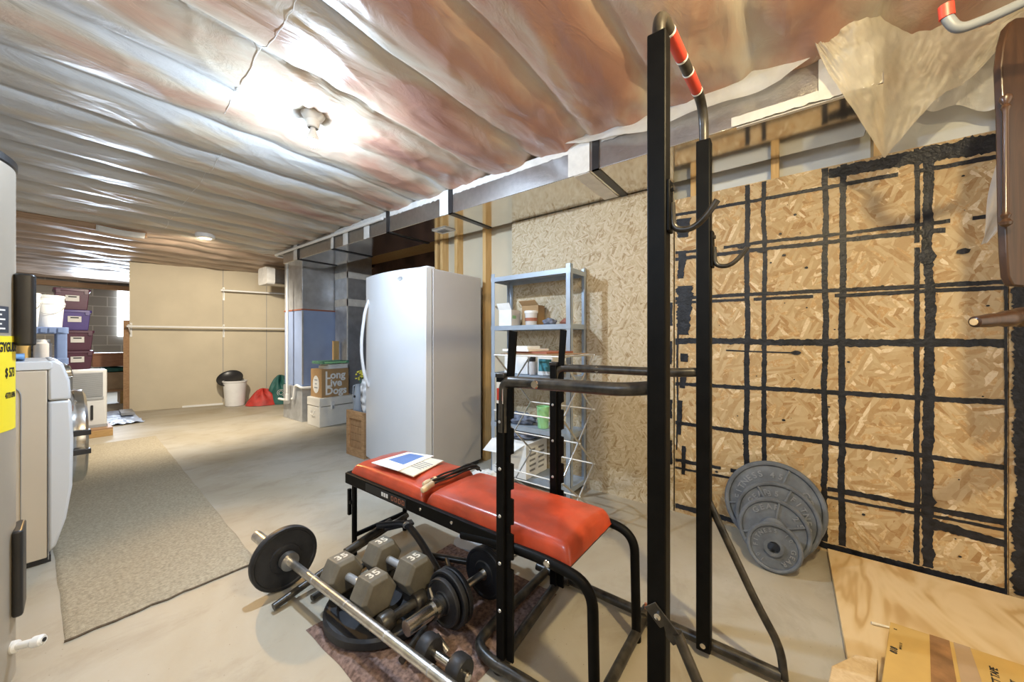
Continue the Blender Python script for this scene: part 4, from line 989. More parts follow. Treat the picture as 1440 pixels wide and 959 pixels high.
def post(u, z0, z1, dpt, r=0.009):
    L_ = z1 - z0
    pr = [(r * .4, 0.0), (r * 1.3, 0.006), (r * 1.5, 0.014), (r * .8, 0.024), (r * 1.25, 0.034), (r * .75, 0.044), (r * .7, L_ * .5), (r * .75, L_ - 0.05), (r * 1.2, L_ - 0.040), (r * .8, L_ - 0.030), (r * 1.5, L_ - 0.016), (r * 1.3, L_ - 0.006), (r * .4, L_)]
    MB().lathe(pr, fu_pt(u, z0, dpt), (0, 0, 1), 20).build('turned_post', 'dark_furniture', fu)
post(0.004, 1.44, 1.835, -0.012); post(0.30, 1.44, 1.835, -0.012)
for z in (1.475, 1.81): MB().tube([fu_pt(-0.002, z, -0.012), fu_pt(0.03, z, 0.004)], 0.006, 10).build('post_peg', 'dark_furniture', fu)
pr = [(0.010, 0.0), (0.017, 0.004), (0.0185, 0.02), (0.021, 0.05), (0.020, 0.075), (0.024, 0.09), (0.026, 0.115), (0.022, 0.125), (0.03, 0.14), (0.03, 0.30)]
lg = MB().lathe(pr, fu_pt(-0.058, 1.158, 0.015), U + Vector((0, 0, 0.10)), 24).build('turned_leg', 'dark_furniture', fu)
MB().lathe([(0.002, -0.0015), (0.010, -0.001), (0.011, 0.001)], fu_pt(-0.058, 1.158, 0.015), U + Vector((0, 0, 0.10)), 18).build('leg_tip', 'wood_handle', lg)
MB().box((0, 0, 0), (0, 0, 0)) if False else MB().prism([fu_pt(0.20, 1.15), fu_pt(0.26, 1.15), fu_pt(0.26, 1.27), fu_pt(0.20, 1.27)], V3 * 0.03).build('leg_block', 'dark_furniture', fu, bevel=0.003)
MB().tube([fu_pt(0.20, 2.06, 0.011), fu_pt(0.20, 2.42, 0.011)], 0.004, 8).build('hanging_cord', 'cream_paper', fu)

# ================================================================== BACK OF THE ROOM
# ---- upright freezer
fz = thing('upright_freezer', 'tall white upright freezer with a bowed door and a long curved handle', 'freezer', (2.15, 2.62, 0.0))
FY0, FY1, FZ0, FZ1 = 2.21, 3.04, 0.035, 1.67
MB().rbox((1.905, FY0, FZ0), (2.46, FY1, FZ1 - 0.003), 0.012, axis='x').build('cabinet', 'fridge_side', fz, bevel=0.003)
def door_x(v): return 1.835 - 0.052 * (1 - (2 * v - 1) ** 2)
dm = MB(); n = 24
front = [(door_x(i / n), FY0 + 0.004 + (FY1 - FY0 - 0.008) * i / n) for i in range(n + 1)]
poly = [(x, y, FZ0 + 0.03) for x, y in front] + [(1.898, FY1 - 0.004, FZ0 + 0.03), (1.898, FY0 + 0.004, FZ0 + 0.03)]
dm.prism(poly, (0, 0, FZ1 - FZ0 - 0.03))
door = dm.build('door', 'appliance_white', fz, bevel=0.006, smooth=30)
MB().box((1.896, FY0 + 0.012, FZ0 + 0.04), (1.907, FY1 - 0.012, FZ1 - 0.01)).build('door_gasket', 'ink_grey', fz, smooth=0)
hy = FY1 - 0.075
hx = door_x(0.91)
MB().tube(fillet([(hx + 0.004, hy, 1.46), (hx - 0.035, hy, 1.36), (hx - 0.062, hy + 0.01, 1.12), (hx - 0.062, hy + 0.01, 0.98), (hx - 0.04, hy, 0.80), (hx + 0.004, hy, 0.70)], 0.12, 8), 0.0135, 14).build('handle', 'appliance_white', door)
MB().tube([Vector((door_x(0.34) - 0.0025, 2.465 + 0.030 * math.cos(a * PI / 12), 1.598 + 0.0135 * math.sin(a * PI / 12))) for a in range(24)], 0.0022, 8, closed=True).build('oval_badge', 'galvanised', door)
MB().box((door_x(.34) - 0.0026, 2.450, 1.5955), (door_x(.34) - 0.0005, 2.480, 1.6005)).build('badge_mark', 'galvanised', door, smooth=0)
MB().rbox((1.86, FY0 + 0.02, FZ1 - 0.006), (1.95, FY0 + 0.10, FZ1 + 0.013), 0.018).build('hinge_cover', 'appliance_white', fz, bevel=0.004)
MB().box((1.87, FY0 + 0.02, 0.0), (2.45, FY1 - 0.02, 0.045)).build('toe_kick', 'dark_plastic', fz, smooth=0)

# ---- wooden crate with pitcher, flowers and bag
cr = thing('wooden_crate', 'open wooden crate with a panelled side standing left of the white freezer', 'crate', (2.05, 3.28, 0.0))
CX0, CX1, CY0, CY1, CZ = 1.88, 2.24, 3.14, 3.455, 0.43
for (a, b, nm) in (((CX0, CY0, 0.0), (CX0 + 0.022, CY0 + 0.05, CZ), 'post'), ((CX0, CY1 - 0.05, 0.0), (CX0 + 0.022, CY1, CZ), 'post'), ((CX1 - 0.022, CY0, 0.0), (CX1, CY0 + 0.05, CZ), 'post'), ((CX1 - 0.022, CY1 - 0.05, 0.0), (CX1, CY1, CZ), 'post')):
    MB().box(a, b).build(nm, 'crate_wood', cr, bevel=0.002, smooth=0)
for z0, z1 in ((0.0, 0.075), (0.355, 0.43)): MB().box((CX0 - 0.001, CY0 + 0.05, z0), (CX0 + 0.021, CY1 - 0.05, z1)).build('rail', 'crate_wood', cr, bevel=0.002, smooth=0)
for k in range(4):
    z = 0.075 + k * 0.07
    MB().box((CX0 + 0.012, CY0 + 0.045, z + 0.002), (CX0 + 0.022, CY1 - 0.045, z + 0.068)).build('slat', 'crate_slat', cr, smooth=0, bevel=0.002)
MB().box((CX0 + 0.022, CY0 + 0.002, 0.0), (CX1 - 0.022, CY0 + 0.018, CZ - 0.002)).build('side_panel', 'crate_slat', cr, smooth=0)
MB().box((CX0 + 0.022, CY1 - 0.018, 0.0), (CX1 - 0.022, CY1 - 0.002, CZ - 0.002)).build('side_panel', 'crate_slat', cr, smooth=0)
MB().box((CX1 - 0.018, CY0 + 0.05, 0.0), (CX1 - 0.004, CY1 - 0.05, CZ - 0.002)).build('back_panel', 'crate_slat', cr, smooth=0)
MB().box((CX0 + 0.022, CY0 + 0.018, 0.33), (CX1 - 0.022, CY1 - 0.018, 0.345)).build('inner_board', 'crate_wood', cr, smooth=0)
pt = thing('pitcher', 'grey watering pitcher standing in the wooden crate', 'pitcher', (1.95, 3.40, 0.346))
MB().lathe([(0.001, 0.0), (0.042, 0.0), (0.046, 0.02), (0.047, 0.15), (0.042, 0.22), (0.031, 0.28), (0.026, 0.31), (0.029, 0.33), (0.026, 0.33), (0.022, 0.31)], (1.962, 3.385, 0.346), (0, 0, 1), 32, capb=False).build('jug', 'pitcher_grey', pt)
MB().tube(fillet([(1.95, 3.415, 0.66), (1.935, 3.425, 0.66), (1.93, 3.422, 0.52), (1.945, 3.415, 0.48)], 0.02), 0.006, 10).build('handle', 'pitcher_grey', pt)
MB().lathe([(0.001, 0), (0.012, 0.001), (0.013, 0.0)], (1.918, 3.370, 0.56), (-1, -0.4, 0), 16).build('dark_spot', 'ink', pt)
fl = thing('dried_flowers', 'bunch of yellow dried flowers behind the grey pitcher', 'flowers', (2.02, 3.40, 0.346))
random.seed(3)
fm = MB(); stm = MB()
for k in range(80):
    a = random.uniform(0, 2 * PI); r = random.uniform(0, 0.085); z = 0.765 + random.uniform(-0.05, 0.04)
    c = Vector((2.02 + r * math.cos(a), 3.38 + r * 0.7 * math.sin(a), z))
    fm.lathe([(0.001, -0.009), (0.010, -0.004), (0.012, 0.002), (0.007, 0.009), (0.001, 0.010)], c, (random.uniform(-.4, .4), random.uniform(-.4, .4), 1), 7)
    if k % 4 == 0: stm.tube([c, (2.035, 3.385, 0.60), (2.03, 3.385, 0.346)], 0.0022, 5)
tag(fm.build('flower_heads', 'flower_yellow', fl), kind='stuff'); tag(stm.build('stems', 'board_green', fl), kind='stuff')
def blob(c, rad, amp, seed, seg=36, freq=3.0, flat=0.0):
    mb = MB(); c = Vector(c)
    def fn(u, v):
        a = 2 * PI * u; b = PI * (v - 0.5)
        d = Vector((math.cos(b) * math.cos(a), math.cos(b) * math.sin(a), math.sin(b)))
        k = 1 + amp * noise.noise(d * freq + Vector((seed, seed * 2, 0)))
        p = Vector((d.x * rad[0], d.y * rad[1], d.z * rad[2])) * k
        if flat and p.z < -flat: p.z = -flat
        return c + p
    mb.grid(fn, seg, seg // 2); return mb
bg = thing('patterned_bag', 'crumpled black and white patterned bag stuffed in the crate against the freezer', 'bag', (1.965, 3.235, 0.346))
blob((1.965, 3.235, 0.57), (0.050, 0.055, 0.20), 0.40, 5, 40, 3.0, 0.222).build('bag_body', 'check_bag', bg, smooth=180)
# the crate's bag tie
MB().tube([(1.965, 3.235, 0.74), (1.96, 3.24, 0.80), (1.965, 3.25, 0.82)], 0.006, 8).build('bag_tie', 'check_bag', bg)

# ---- white trunk, printed box, books
tr = thing('footlocker', 'white metal footlocker with a front latch standing by the furnace base', 'trunk', (2.5, 4.9, 0.0))
TX0, TX1, TY0, TY1 = 2.23, 2.70, 4.74, 5.08
MB().box((TX0, TY0, 0.0), (TX1, TY1, 0.255)).build('body', 'trunk_white', tr, bevel=0.006)
MB().box((TX0 - 0.004, TY0 - 0.004, 0.262), (TX1 + 0.004, TY1 + 0.004, 0.37)).build('lid', 'trunk_white', tr, bevel=0.008)
lt = MB().box((2.37, TY0 - 0.014, 0.215), (2.415, TY0 - 0.003, 0.315)).build('latch', 'pvc_white', tr, bevel=0.004)
MB().box((2.382, TY0 - 0.020, 0.225), (2.403, TY0 - 0.012, 0.262)).build('latch_hasp', 'galvanised', lt, bevel=0.002)
MB().tube(fillet([(TX0 - 0.003, TY0 + 0.13, 0.20), (TX0 - 0.018, TY0 + 0.13, 0.155), (TX0 - 0.018, TY0 + 0.22, 0.155), (TX0 - 0.003, TY0 + 0.22, 0.20)], 0.02), 0.005, 8).build('side_handle', 'trunk_white', tr)
for x in (TX0, TX1 - 0.02):
    for z0 in (0.0, 0.235): MB().box((x - 0.003, TY0 - 0.003, z0), (x + 0.023, TY0 + 0.02, z0 + 0.03)).build('corner_cap', 'trunk_white', tr, bevel=0.003)
lb = thing('printed_box', 'brown cardboard box with white three-line lettering on top of the white trunk', 'cardboard box', (2.44, 4.9, 0.371))
BX0_, BX1_, BY0_, BY1_ = 2.265, 2.625, 4.765, 5.06
MB().box((BX0_, BY0_, 0.3705), (BX1_, BY1_, 0.735)).build('box_body', 'cardboard', lb, smooth=0, bevel=0.003)
tm = MB()
for k, w in enumerate(('Long', 'Live', 'Dogs')): tm.text(w, 0.136, FACE_NY((BX0_ + 0.045, BY0_ - 0.0008, 0.61 - 0.102 * k)), 0.0006, bold=0.0045)
tm.build('white_print', 'white_paper', lb, smooth=0)
ov = MB().prism([(BX0_ - 0.0008, BY0_ + 0.15 + 0.085 * math.cos(2 * PI * k / 28), 0.535 + 0.115 * math.sin(2 * PI * k / 28)) for k in range(28)], (-0.0006, 0, 0)).build('white_oval', 'white_paper', lb, smooth=0)
om = MB()
for k, w in enumerate((0.08, 0.05, 0.09)): om.box((BX0_ - 0.0020, BY0_ + 0.15 - w / 2, 0.585 - 0.05 * k), (BX0_ - 0.0012, BY0_ + 0.15 + w / 2, 0.60 - 0.05 * k))
om.build('oval_print', 'pitcher_grey', ov, smooth=0)
def slab(name, lo, hi, m, label, cat, rz=0.0, cover=None):
    c = (Vector(lo) + Vector(hi)) / 2
    t = thing(name, label, cat, (c.x, c.y, lo[2]))
    sz = Vector(hi) - Vector(lo)
    MB().cbox((c.x, c.y, c.z), (sz.x * .985, sz.y * .97, sz.z * .8), 0, rz).build('pages', 'white_paper', t, smooth=0)
    MB().cbox((c.x, c.y, hi[2] - sz.z * .06), (sz.x, sz.y, sz.z * .12), 0, rz).build('cover', cover or m, t, smooth=0)
    MB().cbox((c.x, c.y, lo[2] + sz.z * .06), (sz.x, sz.y, sz.z * .12), 0, rz).build('cover', cover or m, t, smooth=0)
    return t
slab('notebook', (2.34, 4.78, 0.736), (2.62, 5.0, 0.775), 'white_paper', 'thick white notebook lying directly on the brown lettered box', 'notebook', 0.12)
slab('notebook', (2.36, 4.79, 0.776), (2.63, 5.01, 0.800), 'white_paper', 'thin cream notebook stacked second from the top on the brown lettered box', 'notebook', 0.0, 'cream_paper')
gb = thing('game_board', 'green boxed board game topping the stack on the brown lettered box', 'game box', (2.45, 4.9, 0.801))
MB().cbox((2.45, 4.90, 0.820), (0.36, 0.27, 0.036), 0, 0.05).build('box', 'board_green', gb, bevel=0.003)
MB().cbox((2.45, 4.766, 0.820), (0.30, 0.003, 0.018), 0, 0.05).build('white_print', 'mug_green', gb, smooth=0)

# ---- furnace / air handler with white drain pipes
fn = thing('furnace', 'tall blue grey furnace cabinet under the end of the foil duct', 'furnace', (2.5, 5.6, 0.0))
MB().box((2.285, 5.36, 0.47), (2.76, 5.93, 1.53)).build('cabinet', 'cabinet_blue', fn, bevel=0.006)
MB().box((2.285, 5.36, 1.545), (2.76, 5.93, 2.275)).build('upper_plenum', 'galvanised', fn, bevel=0.005)
MB().box((2.275, 5.35, 1.528), (2.77, 5.94, 1.546)).build('joint_strip', 'rust_red', fn, bevel=0.002)
MB().box((2.24, 5.26, 0.0), (2.715, 5.86, 0.47)).build('base_plenum', 'galvanised', fn, bevel=0.004)
MB().box((2.28, 5.352, 0.50), (2.30, 5.362, 1.52)).build('corner_trim', 'galvanised', fn, smooth=0)
pv = thing('drain_pipe', 'white plastic pipe running down beside the furnace and along the duct', 'pipe', (2.2, 5.6, 0.0))
MB().tube(fillet([(2.010, 3.05, 2.255), (2.010, 4.1, 2.255), (2.010, 5.52, 2.255), (2.19, 5.60, 2.255), (2.19, 5.60, 2.20), (2.19, 5.60, 0.30), (2.19, 5.66, 0.27), (2.18, 5.85, 0.27)], 0.035), 0.0165, 14).build('pipe', 'pvc_white', pv)
MB().tube([(2.19, 5.60, 2.18), (2.19, 5.60, 2.25)], 0.022, 16).build('elbow', 'pvc_white', pv)
MB().tube([(2.19, 5.60, 0.27), (2.19, 5.60, 0.36)], 0.022, 16).build('elbow', 'pvc_white', pv)
MB().tube(fillet([(2.21, 5.50, 0.30), (2.215, 5.46, 0.30), (2.215, 5.42, 0.47), (2.215, 5.36, 0.50), (2.215, 5.22, 0.47), (2.40, 5.21, 0.46)], 0.03), 0.016, 12).build('trap', 'pvc_white', pv)
sd = thing('metal_duct', 'upright shiny metal duct with white tape bands between furnace and freezer', 'duct', (2.9, 5.15, 0.0))
MB().box((2.735, 5.0, 0.0), (3.12, 5.34, 2.34)).build('duct_body', 'galvanised', sd, bevel=0.004)
for z0, z1 in ((2.00, 2.09), (1.60, 1.70)): MB().box((2.731, 4.996, z0), (3.124, 5.344, z1)).build('white_tape', 'white_tape', sd, smooth=0)
MB().box((2.731, 4.996, 0.0), (2.745, 5.008, 2.34)).build('corner_trim', 'white_tape', sd, smooth=0)
tag(MB().box((2.62, 5.16, 0.374 - 0.374), (2.70, 5.20, 1.10)).build('timber_post', 'stud_wood', bevel=0.003), 'short upright timber between the furnace and the shiny duct', 'timber')
dk = thing('flexible_duct', 'wrapped foil duct box hanging at the ceiling behind the furnace', 'duct', (2.6, 6.8, 2.05))
MB().rbox((2.30, 6.60, 2.02), (3.3, 6.95, 2.28), 0.05, axis='x').build('duct_body', 'foil', dk)
MB().rbox((2.285, 6.59, 2.01), (2.40, 6.96, 2.285), 0.05, axis='x').build('wrap_band', 'white_tape', dk)

# ---- rails on the partition
def wall_rail(s0, s1, z, label, gp):
    t = thing('wall_rail', label, 'clothes rail', part_pt(s0, 0.12, z))
    MB().tube([part_pt(s0, 0.12, z), part_pt(s1, 0.12, z)], 0.016, 14).build('rail', 'pvc_white', t)
    for s in ((1.16,) if s0 > 0.5 else (0.02, 1.16)):
        MB().prism([part_pt(s - 0.012, 0.001, z - 0.16), part_pt(s + 0.012, 0.001, z - 0.16), part_pt(s + 0.012, 0.012, z - 0.16), part_pt(s - 0.012, 0.012, z - 0.16)], (0, 0, 0.22)).build('bracket_plate', 'pvc_white', t, smooth=0)
        MB().sqtube(part_pt(s, 0.01, z + 0.03), part_pt(s, 0.15, z + 0.02), 0.02, 0.01).build('bracket_arm', 'pvc_white', t)
        MB().sqtube(part_pt(s, 0.01, z - 0.12), part_pt(s, 0.12, z - 0.02), 0.016, 0.008).build('bracket_brace', 'pvc_white', t)
    return t
wall_rail(1.13, 2.10, 1.965, 'short upper white clothes rail on the tan partition', 0)
wall_rail(0.0, 2.05, 1.325, 'long lower white clothes rail across the tan partition', 0)

# ---- bucket with black dish, folded red and green umbrella
bu = thing('white_bucket', 'tall white waste bin standing on the floor against the partition', 'bin', (2.19, 7.60, 0))
BUC = Vector((2.13, 7.53, 0))
MB().lathe([(0.001, 0.004), (0.125, 0.0), (0.135, 0.01), (0.165, 0.40), (0.175, 0.405), (0.176, 0.425), (0.170, 0.428), (0.160, 0.40), (0.130, 0.02)], BUC, (0, 0, 1), 36, capb=False).build('bucket', 'bucket_white', bu)
dd = thing('black_dish', 'black oval dish tilted into the top of the white bin', 'dish', BUC + Vector((0, 0, 0.40)))
dax = Vector((-0.35, -0.55, 0.75)).normalized()
MB().lathe([(0.001, 0.05), (0.09, 0.045), (0.16, 0.015), (0.175, 0.0), (0.18, 0.006), (0.165, 0.022), (0.10, 0.056), (0.001, 0.062)][::-1], BUC + Vector((-0.055, 0.06, 0.47)), -dax, 36).build('dish', 'dark_plastic', dd)
MB().tube([BUC + Vector((-0.055, 0.06, 0.47)) + (perp(dax)[0] * math.cos(a * PI / 16) + perp(dax)[1] * math.sin(a * PI / 16)) * 0.178 for a in range(32)], 0.008, 8, closed=True).build('rim', 'black_rubber', dd)
um = thing('folded_canopy', 'red and green folded fabric canopy lying on the floor against the partition', 'canopy', (2.5, 7.3, 0))
def heap(c, rad, h, seed, ridges):
    def fn(u, v):
        a = 2 * PI * u; r = v
        x = rad[0] * r * math.cos(a); y = rad[1] * r * math.sin(a)
        z = h * (1 - r ** 2.2) * (1 + 0.16 * math.sin(ridges * a + 4 * r)) + 0.012 * noise.noise((x * 12, y * 12, seed))
        return Vector((c[0], c[1], 0.004)) + pdir * x + pn * y + Vector((0, 0, max(0, z)))
    return MB().grid(fn, 60, 16)
heap((2.47, 7.265), (0.265, 0.20), 0.24, 1, 7).build('red_fabric', 'bag_red', um, smooth=180)
gh = heap((2.71, 7.20), (0.25, 0.19), 0.43, 2, 6).build('green_fabric', 'bag_green', um, smooth=180)
for rr_ in (0.055, 0.032):
    MB().tube([Vector((2.66, 7.055, 0.20)) + pdir * rr_ * math.cos(a * PI / 12) + Vector((-0.0, -0.0, 1)) * rr_ * math.sin(a * PI / 12) for a in range(24)], 0.0035, 6, closed=True).build('round_emblem', 'white_line', gh)

# ================================================================== SHELF UNIT AND DRYING RACK
sh = thing('shelf_unit', 'tall blue grey metal shelf unit against the pale chipboard panel', 'shelf', (2.38, 1.56, 0))
SX0, SX1, SY0, SY1, SZ1 = 2.265, 2.510, 1.205, 1.925, 1.640
for x, y in ((SX0, SY0), (SX0, SY1), (SX1, SY0), (SX1, SY1)):
    sx = 1 if x == SX0 else -1; sy = 1 if y == SY0 else -1
    mb = MB().box((min(x, x + sx * 0.003), min(y, y + sy * 0.036), 0), (max(x, x + sx * 0.003), max(y, y + sy * 0.036), SZ1)).box((min(x, x + sx * 0.036), min(y, y + sy * 0.003), 0), (max(x, x + sx * 0.036), max(y, y + sy * 0.003), SZ1))
    mb.build('corner_post', 'steel_blue_paint', sh, smooth=0)
SHELVES = (1.605, 1.215, 0.840, 0.445, 0.075)
for z in SHELVES:
    mb = MB().box((SX0 + 0.001, SY0 + 0.001, z), (SX1 - 0.001, SY1 - 0.001, z + 0.003))
    mb.box((SX0 - 0.002, SY0, z - 0.03), (SX0 + 0.001, SY1, z + 0.005)).box((SX0, SY0 - 0.002, z - 0.03), (SX1, SY0 + 0.001, z + 0.005)).box((SX0, SY1 - 0.001, z - 0.03), (SX1, SY1 + 0.002, z + 0.005)).box((SX1 - 0.001, SY0, z - 0.03), (SX1 + 0.002, SY1, z + 0.005))
    mb.build('shelf', 'steel_blue_paint', sh, smooth=0)
z2 = SHELVES[1] + 0.0060
ob_ = thing('open_carton', 'small white carton with open flaps on the second shelf', 'carton', (2.36, 1.80, z2))
MB().box((2.285, 1.735, z2), (2.405, 1.86, z2 + 0.125)).build('carton', 'white_paper', ob_, smooth=0, bevel=0.002)
MB().prism([(2.285, 1.86, z2 + 0.124), (2.405, 1.86, z2 + 0.124), (2.405, 1.915, z2 + 0.165), (2.285, 1.915, z2 + 0.165)], (0, 0.002, 0.002)).build('flap', 'white_paper', ob_, smooth=0)
MB().prism([(2.285, 1.735, z2 + 0.124), (2.285, 1.86, z2 + 0.124), (2.262, 1.865, z2 + 0.175), (2.262, 1.74, z2 + 0.175)], (0.002, 0, 0.002)).build('flap', 'white_paper', ob_, smooth=0)
MB().box((2.300, 1.7335, z2 + 0.055), (2.345, 1.7348, z2 + 0.08)).build('green_mark', 'mug_green', ob_, smooth=0)
cb2 = thing('small_carton', 'brown cardboard carton behind the clear tub on the second shelf', 'cardboard box', (2.43, 1.64, z2))
MB().box((2.40, 1.56, z2), (2.495, 1.715, z2 + 0.16)).build('carton', 'cardboard', cb2, smooth=0, bevel=0.002)
MB().prism([(2.40, 1.56, z2 + 0.16), (2.40, 1.715, z2 + 0.16), (2.36, 1.72, z2 + 0.195), (2.36, 1.565, z2 + 0.195)], (0.002, 0, 0.002)).build('flap', 'cardboard', cb2, smooth=0)
tb = thing('clear_tub', 'round translucent tub with a white lid on the second shelf', 'tub', (2.335, 1.575, z2))
MB().lathe([(0.001, 0), (0.040, 0), (0.043, 0.005), (0.048, 0.092)], (2.325, 1.575, z2), (0, 0, 1), 28).build('tub', 'clear_tub', tb)
MB().lathe([(0.001, 0.092), (0.051, 0.092), (0.052, 0.106), (0.047, 0.110), (0.001, 0.110)][1:], (2.325, 1.575, z2), (0, 0, 1), 28).build('lid', 'white_paper', tb)
MB().lathe([(0.0472, 0.03), (0.0480, 0.055)], (2.325, 1.575, z2), (0, 0, 1), 28, capa=False, capb=False).build('label', 'rust_red', tb)
tag(blob((2.36, 1.43, z2 + 0.020), (0.04, 0.05, 0.028), .5, 4, 28, 3, .019).build('cloth_scrap', 'dust_cloth', smooth=180), 'dark rag lying in the middle of the second shelf', 'rag')
tag(blob((2.38, 1.30, z2 + 0.018), (0.035, 0.045, 0.025), .5, 9, 28, 3, .017).build('cloth_scrap', 'rust_red', smooth=180), 'reddish rag at the right end of the second shelf', 'rag')
z3 = SHELVES[2] + 0.0060
def carton(name, label, lo, hi, m, bandm=None):
    c = ((lo[0] + hi[0]) / 2, (lo[1] + hi[1]) / 2, lo[2])
    t = thing(name, label, 'carton', c)
    MB().box(lo, hi).build('carton', m, t, smooth=0, bevel=0.002)
    if bandm: MB().box((lo[0] - 0.001, lo[1] + 0.01, lo[2] + 0.03), (lo[0] - 0.0002, hi[1] - 0.01, hi[2] - 0.03)).build('printed_panel', bandm, t, smooth=0)
    return t
carton('white_carton', 'plain white carton at the left of the third shelf', (2.32, 1.70, z3), (2.45, 1.83, z3 + 0.15), 'white_paper')
carton('white_carton', 'slim white carton with a dark panel in the middle of the third shelf', (2.30, 1.59, z3), (2.44, 1.69, z3 + 0.15), 'white_paper')
jr_ = thing('dark_jar', 'dark lidded jar beside the teal carton on the third shelf', 'jar', (2.31, 1.555, z3))
MB().lathe([(0.001, 0), (0.024, 0), (0.026, 0.01), (0.026, 0.09), (0.020, 0.10)], (2.305, 1.55, z3), (0, 0, 1), 20).build('jar', 'clear_tub', jr_)
MB().lathe([(0.001, 0.1), (0.025, 0.1), (0.025, 0.135), (0.022, 0.138)][1:], (2.305, 1.55, z3), (0, 0, 1), 20).build('lid', 'ink', jr_)
carton('teal_carton', 'teal printed carton on the third shelf', (2.30, 1.37, z3), (2.43, 1.50, z3 + 0.15), 'white_paper', 'teal')
tag(blob((2.36, 1.70, SHELVES[3] + 0.0060 + 0.035), (0.07, 0.13, 0.045), .45, 6, 36, 3, .033).build('cloth_bundle', 'dust_cloth', smooth=180), 'bundle of grey cloth on the fourth shelf', 'cloth')
z4 = SHELVES[3] + 0.0060
mug = thing('green_cup', 'light green plastic cup on the fourth shelf', 'cup', (2.33, 1.47, z4))
MB().lathe([(0.001, 0.0), (0.038, 0.0), (0.040, 0.004), (0.047, 0.158), (0.049, 0.160), (0.045, 0.160), (0.038, 0.008), (0.001, 0.008)], (2.33, 1.47, z4), (0, 0, 1), 32).build('cup', 'mug_green', mug)
MB().lathe([(0.0472, 0.150), (0.0495, 0.152), (0.0495, 0.161), (0.0468, 0.161)], (2.33, 1.47, z4), (0, 0, 1), 32, capa=False, capb=False).build('rim', 'mug_green', mug)
z5 = SHELVES[4] + 0.0060
pbx = thing('printed_carton', 'large white printed carton with folded flaps on the lowest shelf', 'carton', (2.35, 1.7, z5))
PX0, PX1, PY0, PY1 = 2.20, 2.49, 1.535, 1.86
MB().box((PX0, PY0, z5), (PX1, PY1, z5 + 0.255)).build('carton', 'white_paper', pbx, smooth=0, bevel=0.002)
MB().prism([(PX0, PY0 + 0.01, z5 + 0.256), (PX0, PY1, z5 + 0.256), (PX0 - 0.075, PY1 + 0.03, z5 + 0.175), (PX0 - 0.075, PY0 + 0.10, z5 + 0.185)], (0.002, 0, 0.003)).build('flap', 'white_paper', pbx, smooth=0)
MB().prism([(PX0 + 0.02, PY0, z5 + 0.256), (PX1, PY0, z5 + 0.256), (PX1, PY0 - 0.05, z5 + 0.28), (PX0 + 0.03, PY0 - 0.05, z5 + 0.28)], (0, 0.002, 0.003)).build('flap', 'white_paper', pbx, smooth=0)
pt_ = MB()
for k in range(5):
    for q in range(2): pt_.box((PX0 + 0.045 + q * 0.12, PY0 - 0.0012, z5 + 0.045 + k * 0.038), (PX0 + 0.12 + q * 0.12 + 0.01 * (k % 2), PY0 - 0.0004, z5 + 0.060 + k * 0.038))
pt_.build('printed_lines', 'ink_grey', pbx, smooth=0)
tag(blob((2.36, 1.69, z5 + 0.285), (0.09, 0.13, 0.03), .5, 12, 32, 3, .025).build('dark_cloth', 'dust_cloth', smooth=180), 'dark cloth lying on top of the printed carton on the lowest shelf', 'cloth')
tag(blob((2.10, 1.86, 0.05), (0.10, 0.12, 0.06), .5, 15, 32, 3, .049).build('plastic_bag', 'white_paper', smooth=180), 'crumpled white plastic bag on the floor at the foot of the shelf unit', 'bag')

dr = thing('drying_rack', 'folding metal clothes drying rack standing in front of the shelf unit', 'drying rack', (2.02, 1.26, 0))
RX0, RX1, RY0, RY1 = 1.815, 2.225, 1.02, 1.505
JZ = (0.008, 0.300, 0.655, 1.010)
for yy in (RY0, RY1):
    for k in range(3):
        o = 0.004 if k % 2 else -0.004
        MB().sqtube((RX0, yy + o, JZ[k]), (RX1, yy + o, JZ[k + 1]), 0.011, 0.005, (0, 1, 0)).build('scissor_strut', 'aluminium', dr, smooth=0)
        MB().sqtube((RX1, yy - o, JZ[k]), (RX0, yy - o, JZ[k + 1]), 0.011, 0.005, (0, 1, 0)).build('scissor_strut', 'aluminium', dr, smooth=0)
for k, z in enumerate(JZ):
    for x in (RX0, RX1):
        MB().tube([(x, RY0 - 0.012, z), (x, RY1 + 0.012, z)], 0.0045, 8).build('rod', 'white_line', dr)
for k in range(2):
    zm = (JZ[k] + JZ[k + 1]) / 2
    MB().tube([((RX0 + RX1) / 2, RY0 - 0.012, zm), ((RX0 + RX1) / 2, RY1 + 0.012, zm)], 0.0045, 8).build('rod', 'white_line', dr)
for q in range(3):
    x = RX0 + (RX1 - RX0) * (q + 1) / 4
    MB().tube([(x, RY0, 1.01), (x, RY1, 1.01)], 0.004, 8).build('top_rod', 'white_line', dr)
MB().tube([(RX0, RY0, 1.01), (RX1, RY0, 1.01)], 0.005, 8).build('top_bar', 'aluminium', dr)
MB().tube([(RX0, RY1, 1.01), (RX1, RY1, 1.01)], 0.005, 8).build('top_bar', 'aluminium', dr)
def flat(name, pts, z0, z1, m, label, cat): return tag(MB().prism([(p[0], p[1], z0) for p in pts], (0, 0, z1 - z0)).build(name, m, smooth=0), label, cat)
flat('cardboard_sheet', [(1.83, 1.10), (2.21, 1.05), (2.24, 1.46), (1.86, 1.50)], 1.016, 1.021, 'cardboard_dull', 'dull brown cardboard sheet at the bottom of the pile on the drying rack', 'cardboard')
flat('folder', [(1.88, 1.16), (2.16, 1.13), (2.18, 1.42), (1.90, 1.46)], 1.022, 1.034, 'rust_red', 'red brown folder on the cardboard sheet on the drying rack', 'folder')
flat('newspaper', [(1.86, 1.28), (2.13, 1.30), (2.15, 1.50), (1.88, 1.50)], 1.035, 1.048, 'white_paper', 'folded white newspaper lying on the folder on the drying rack', 'newspaper')
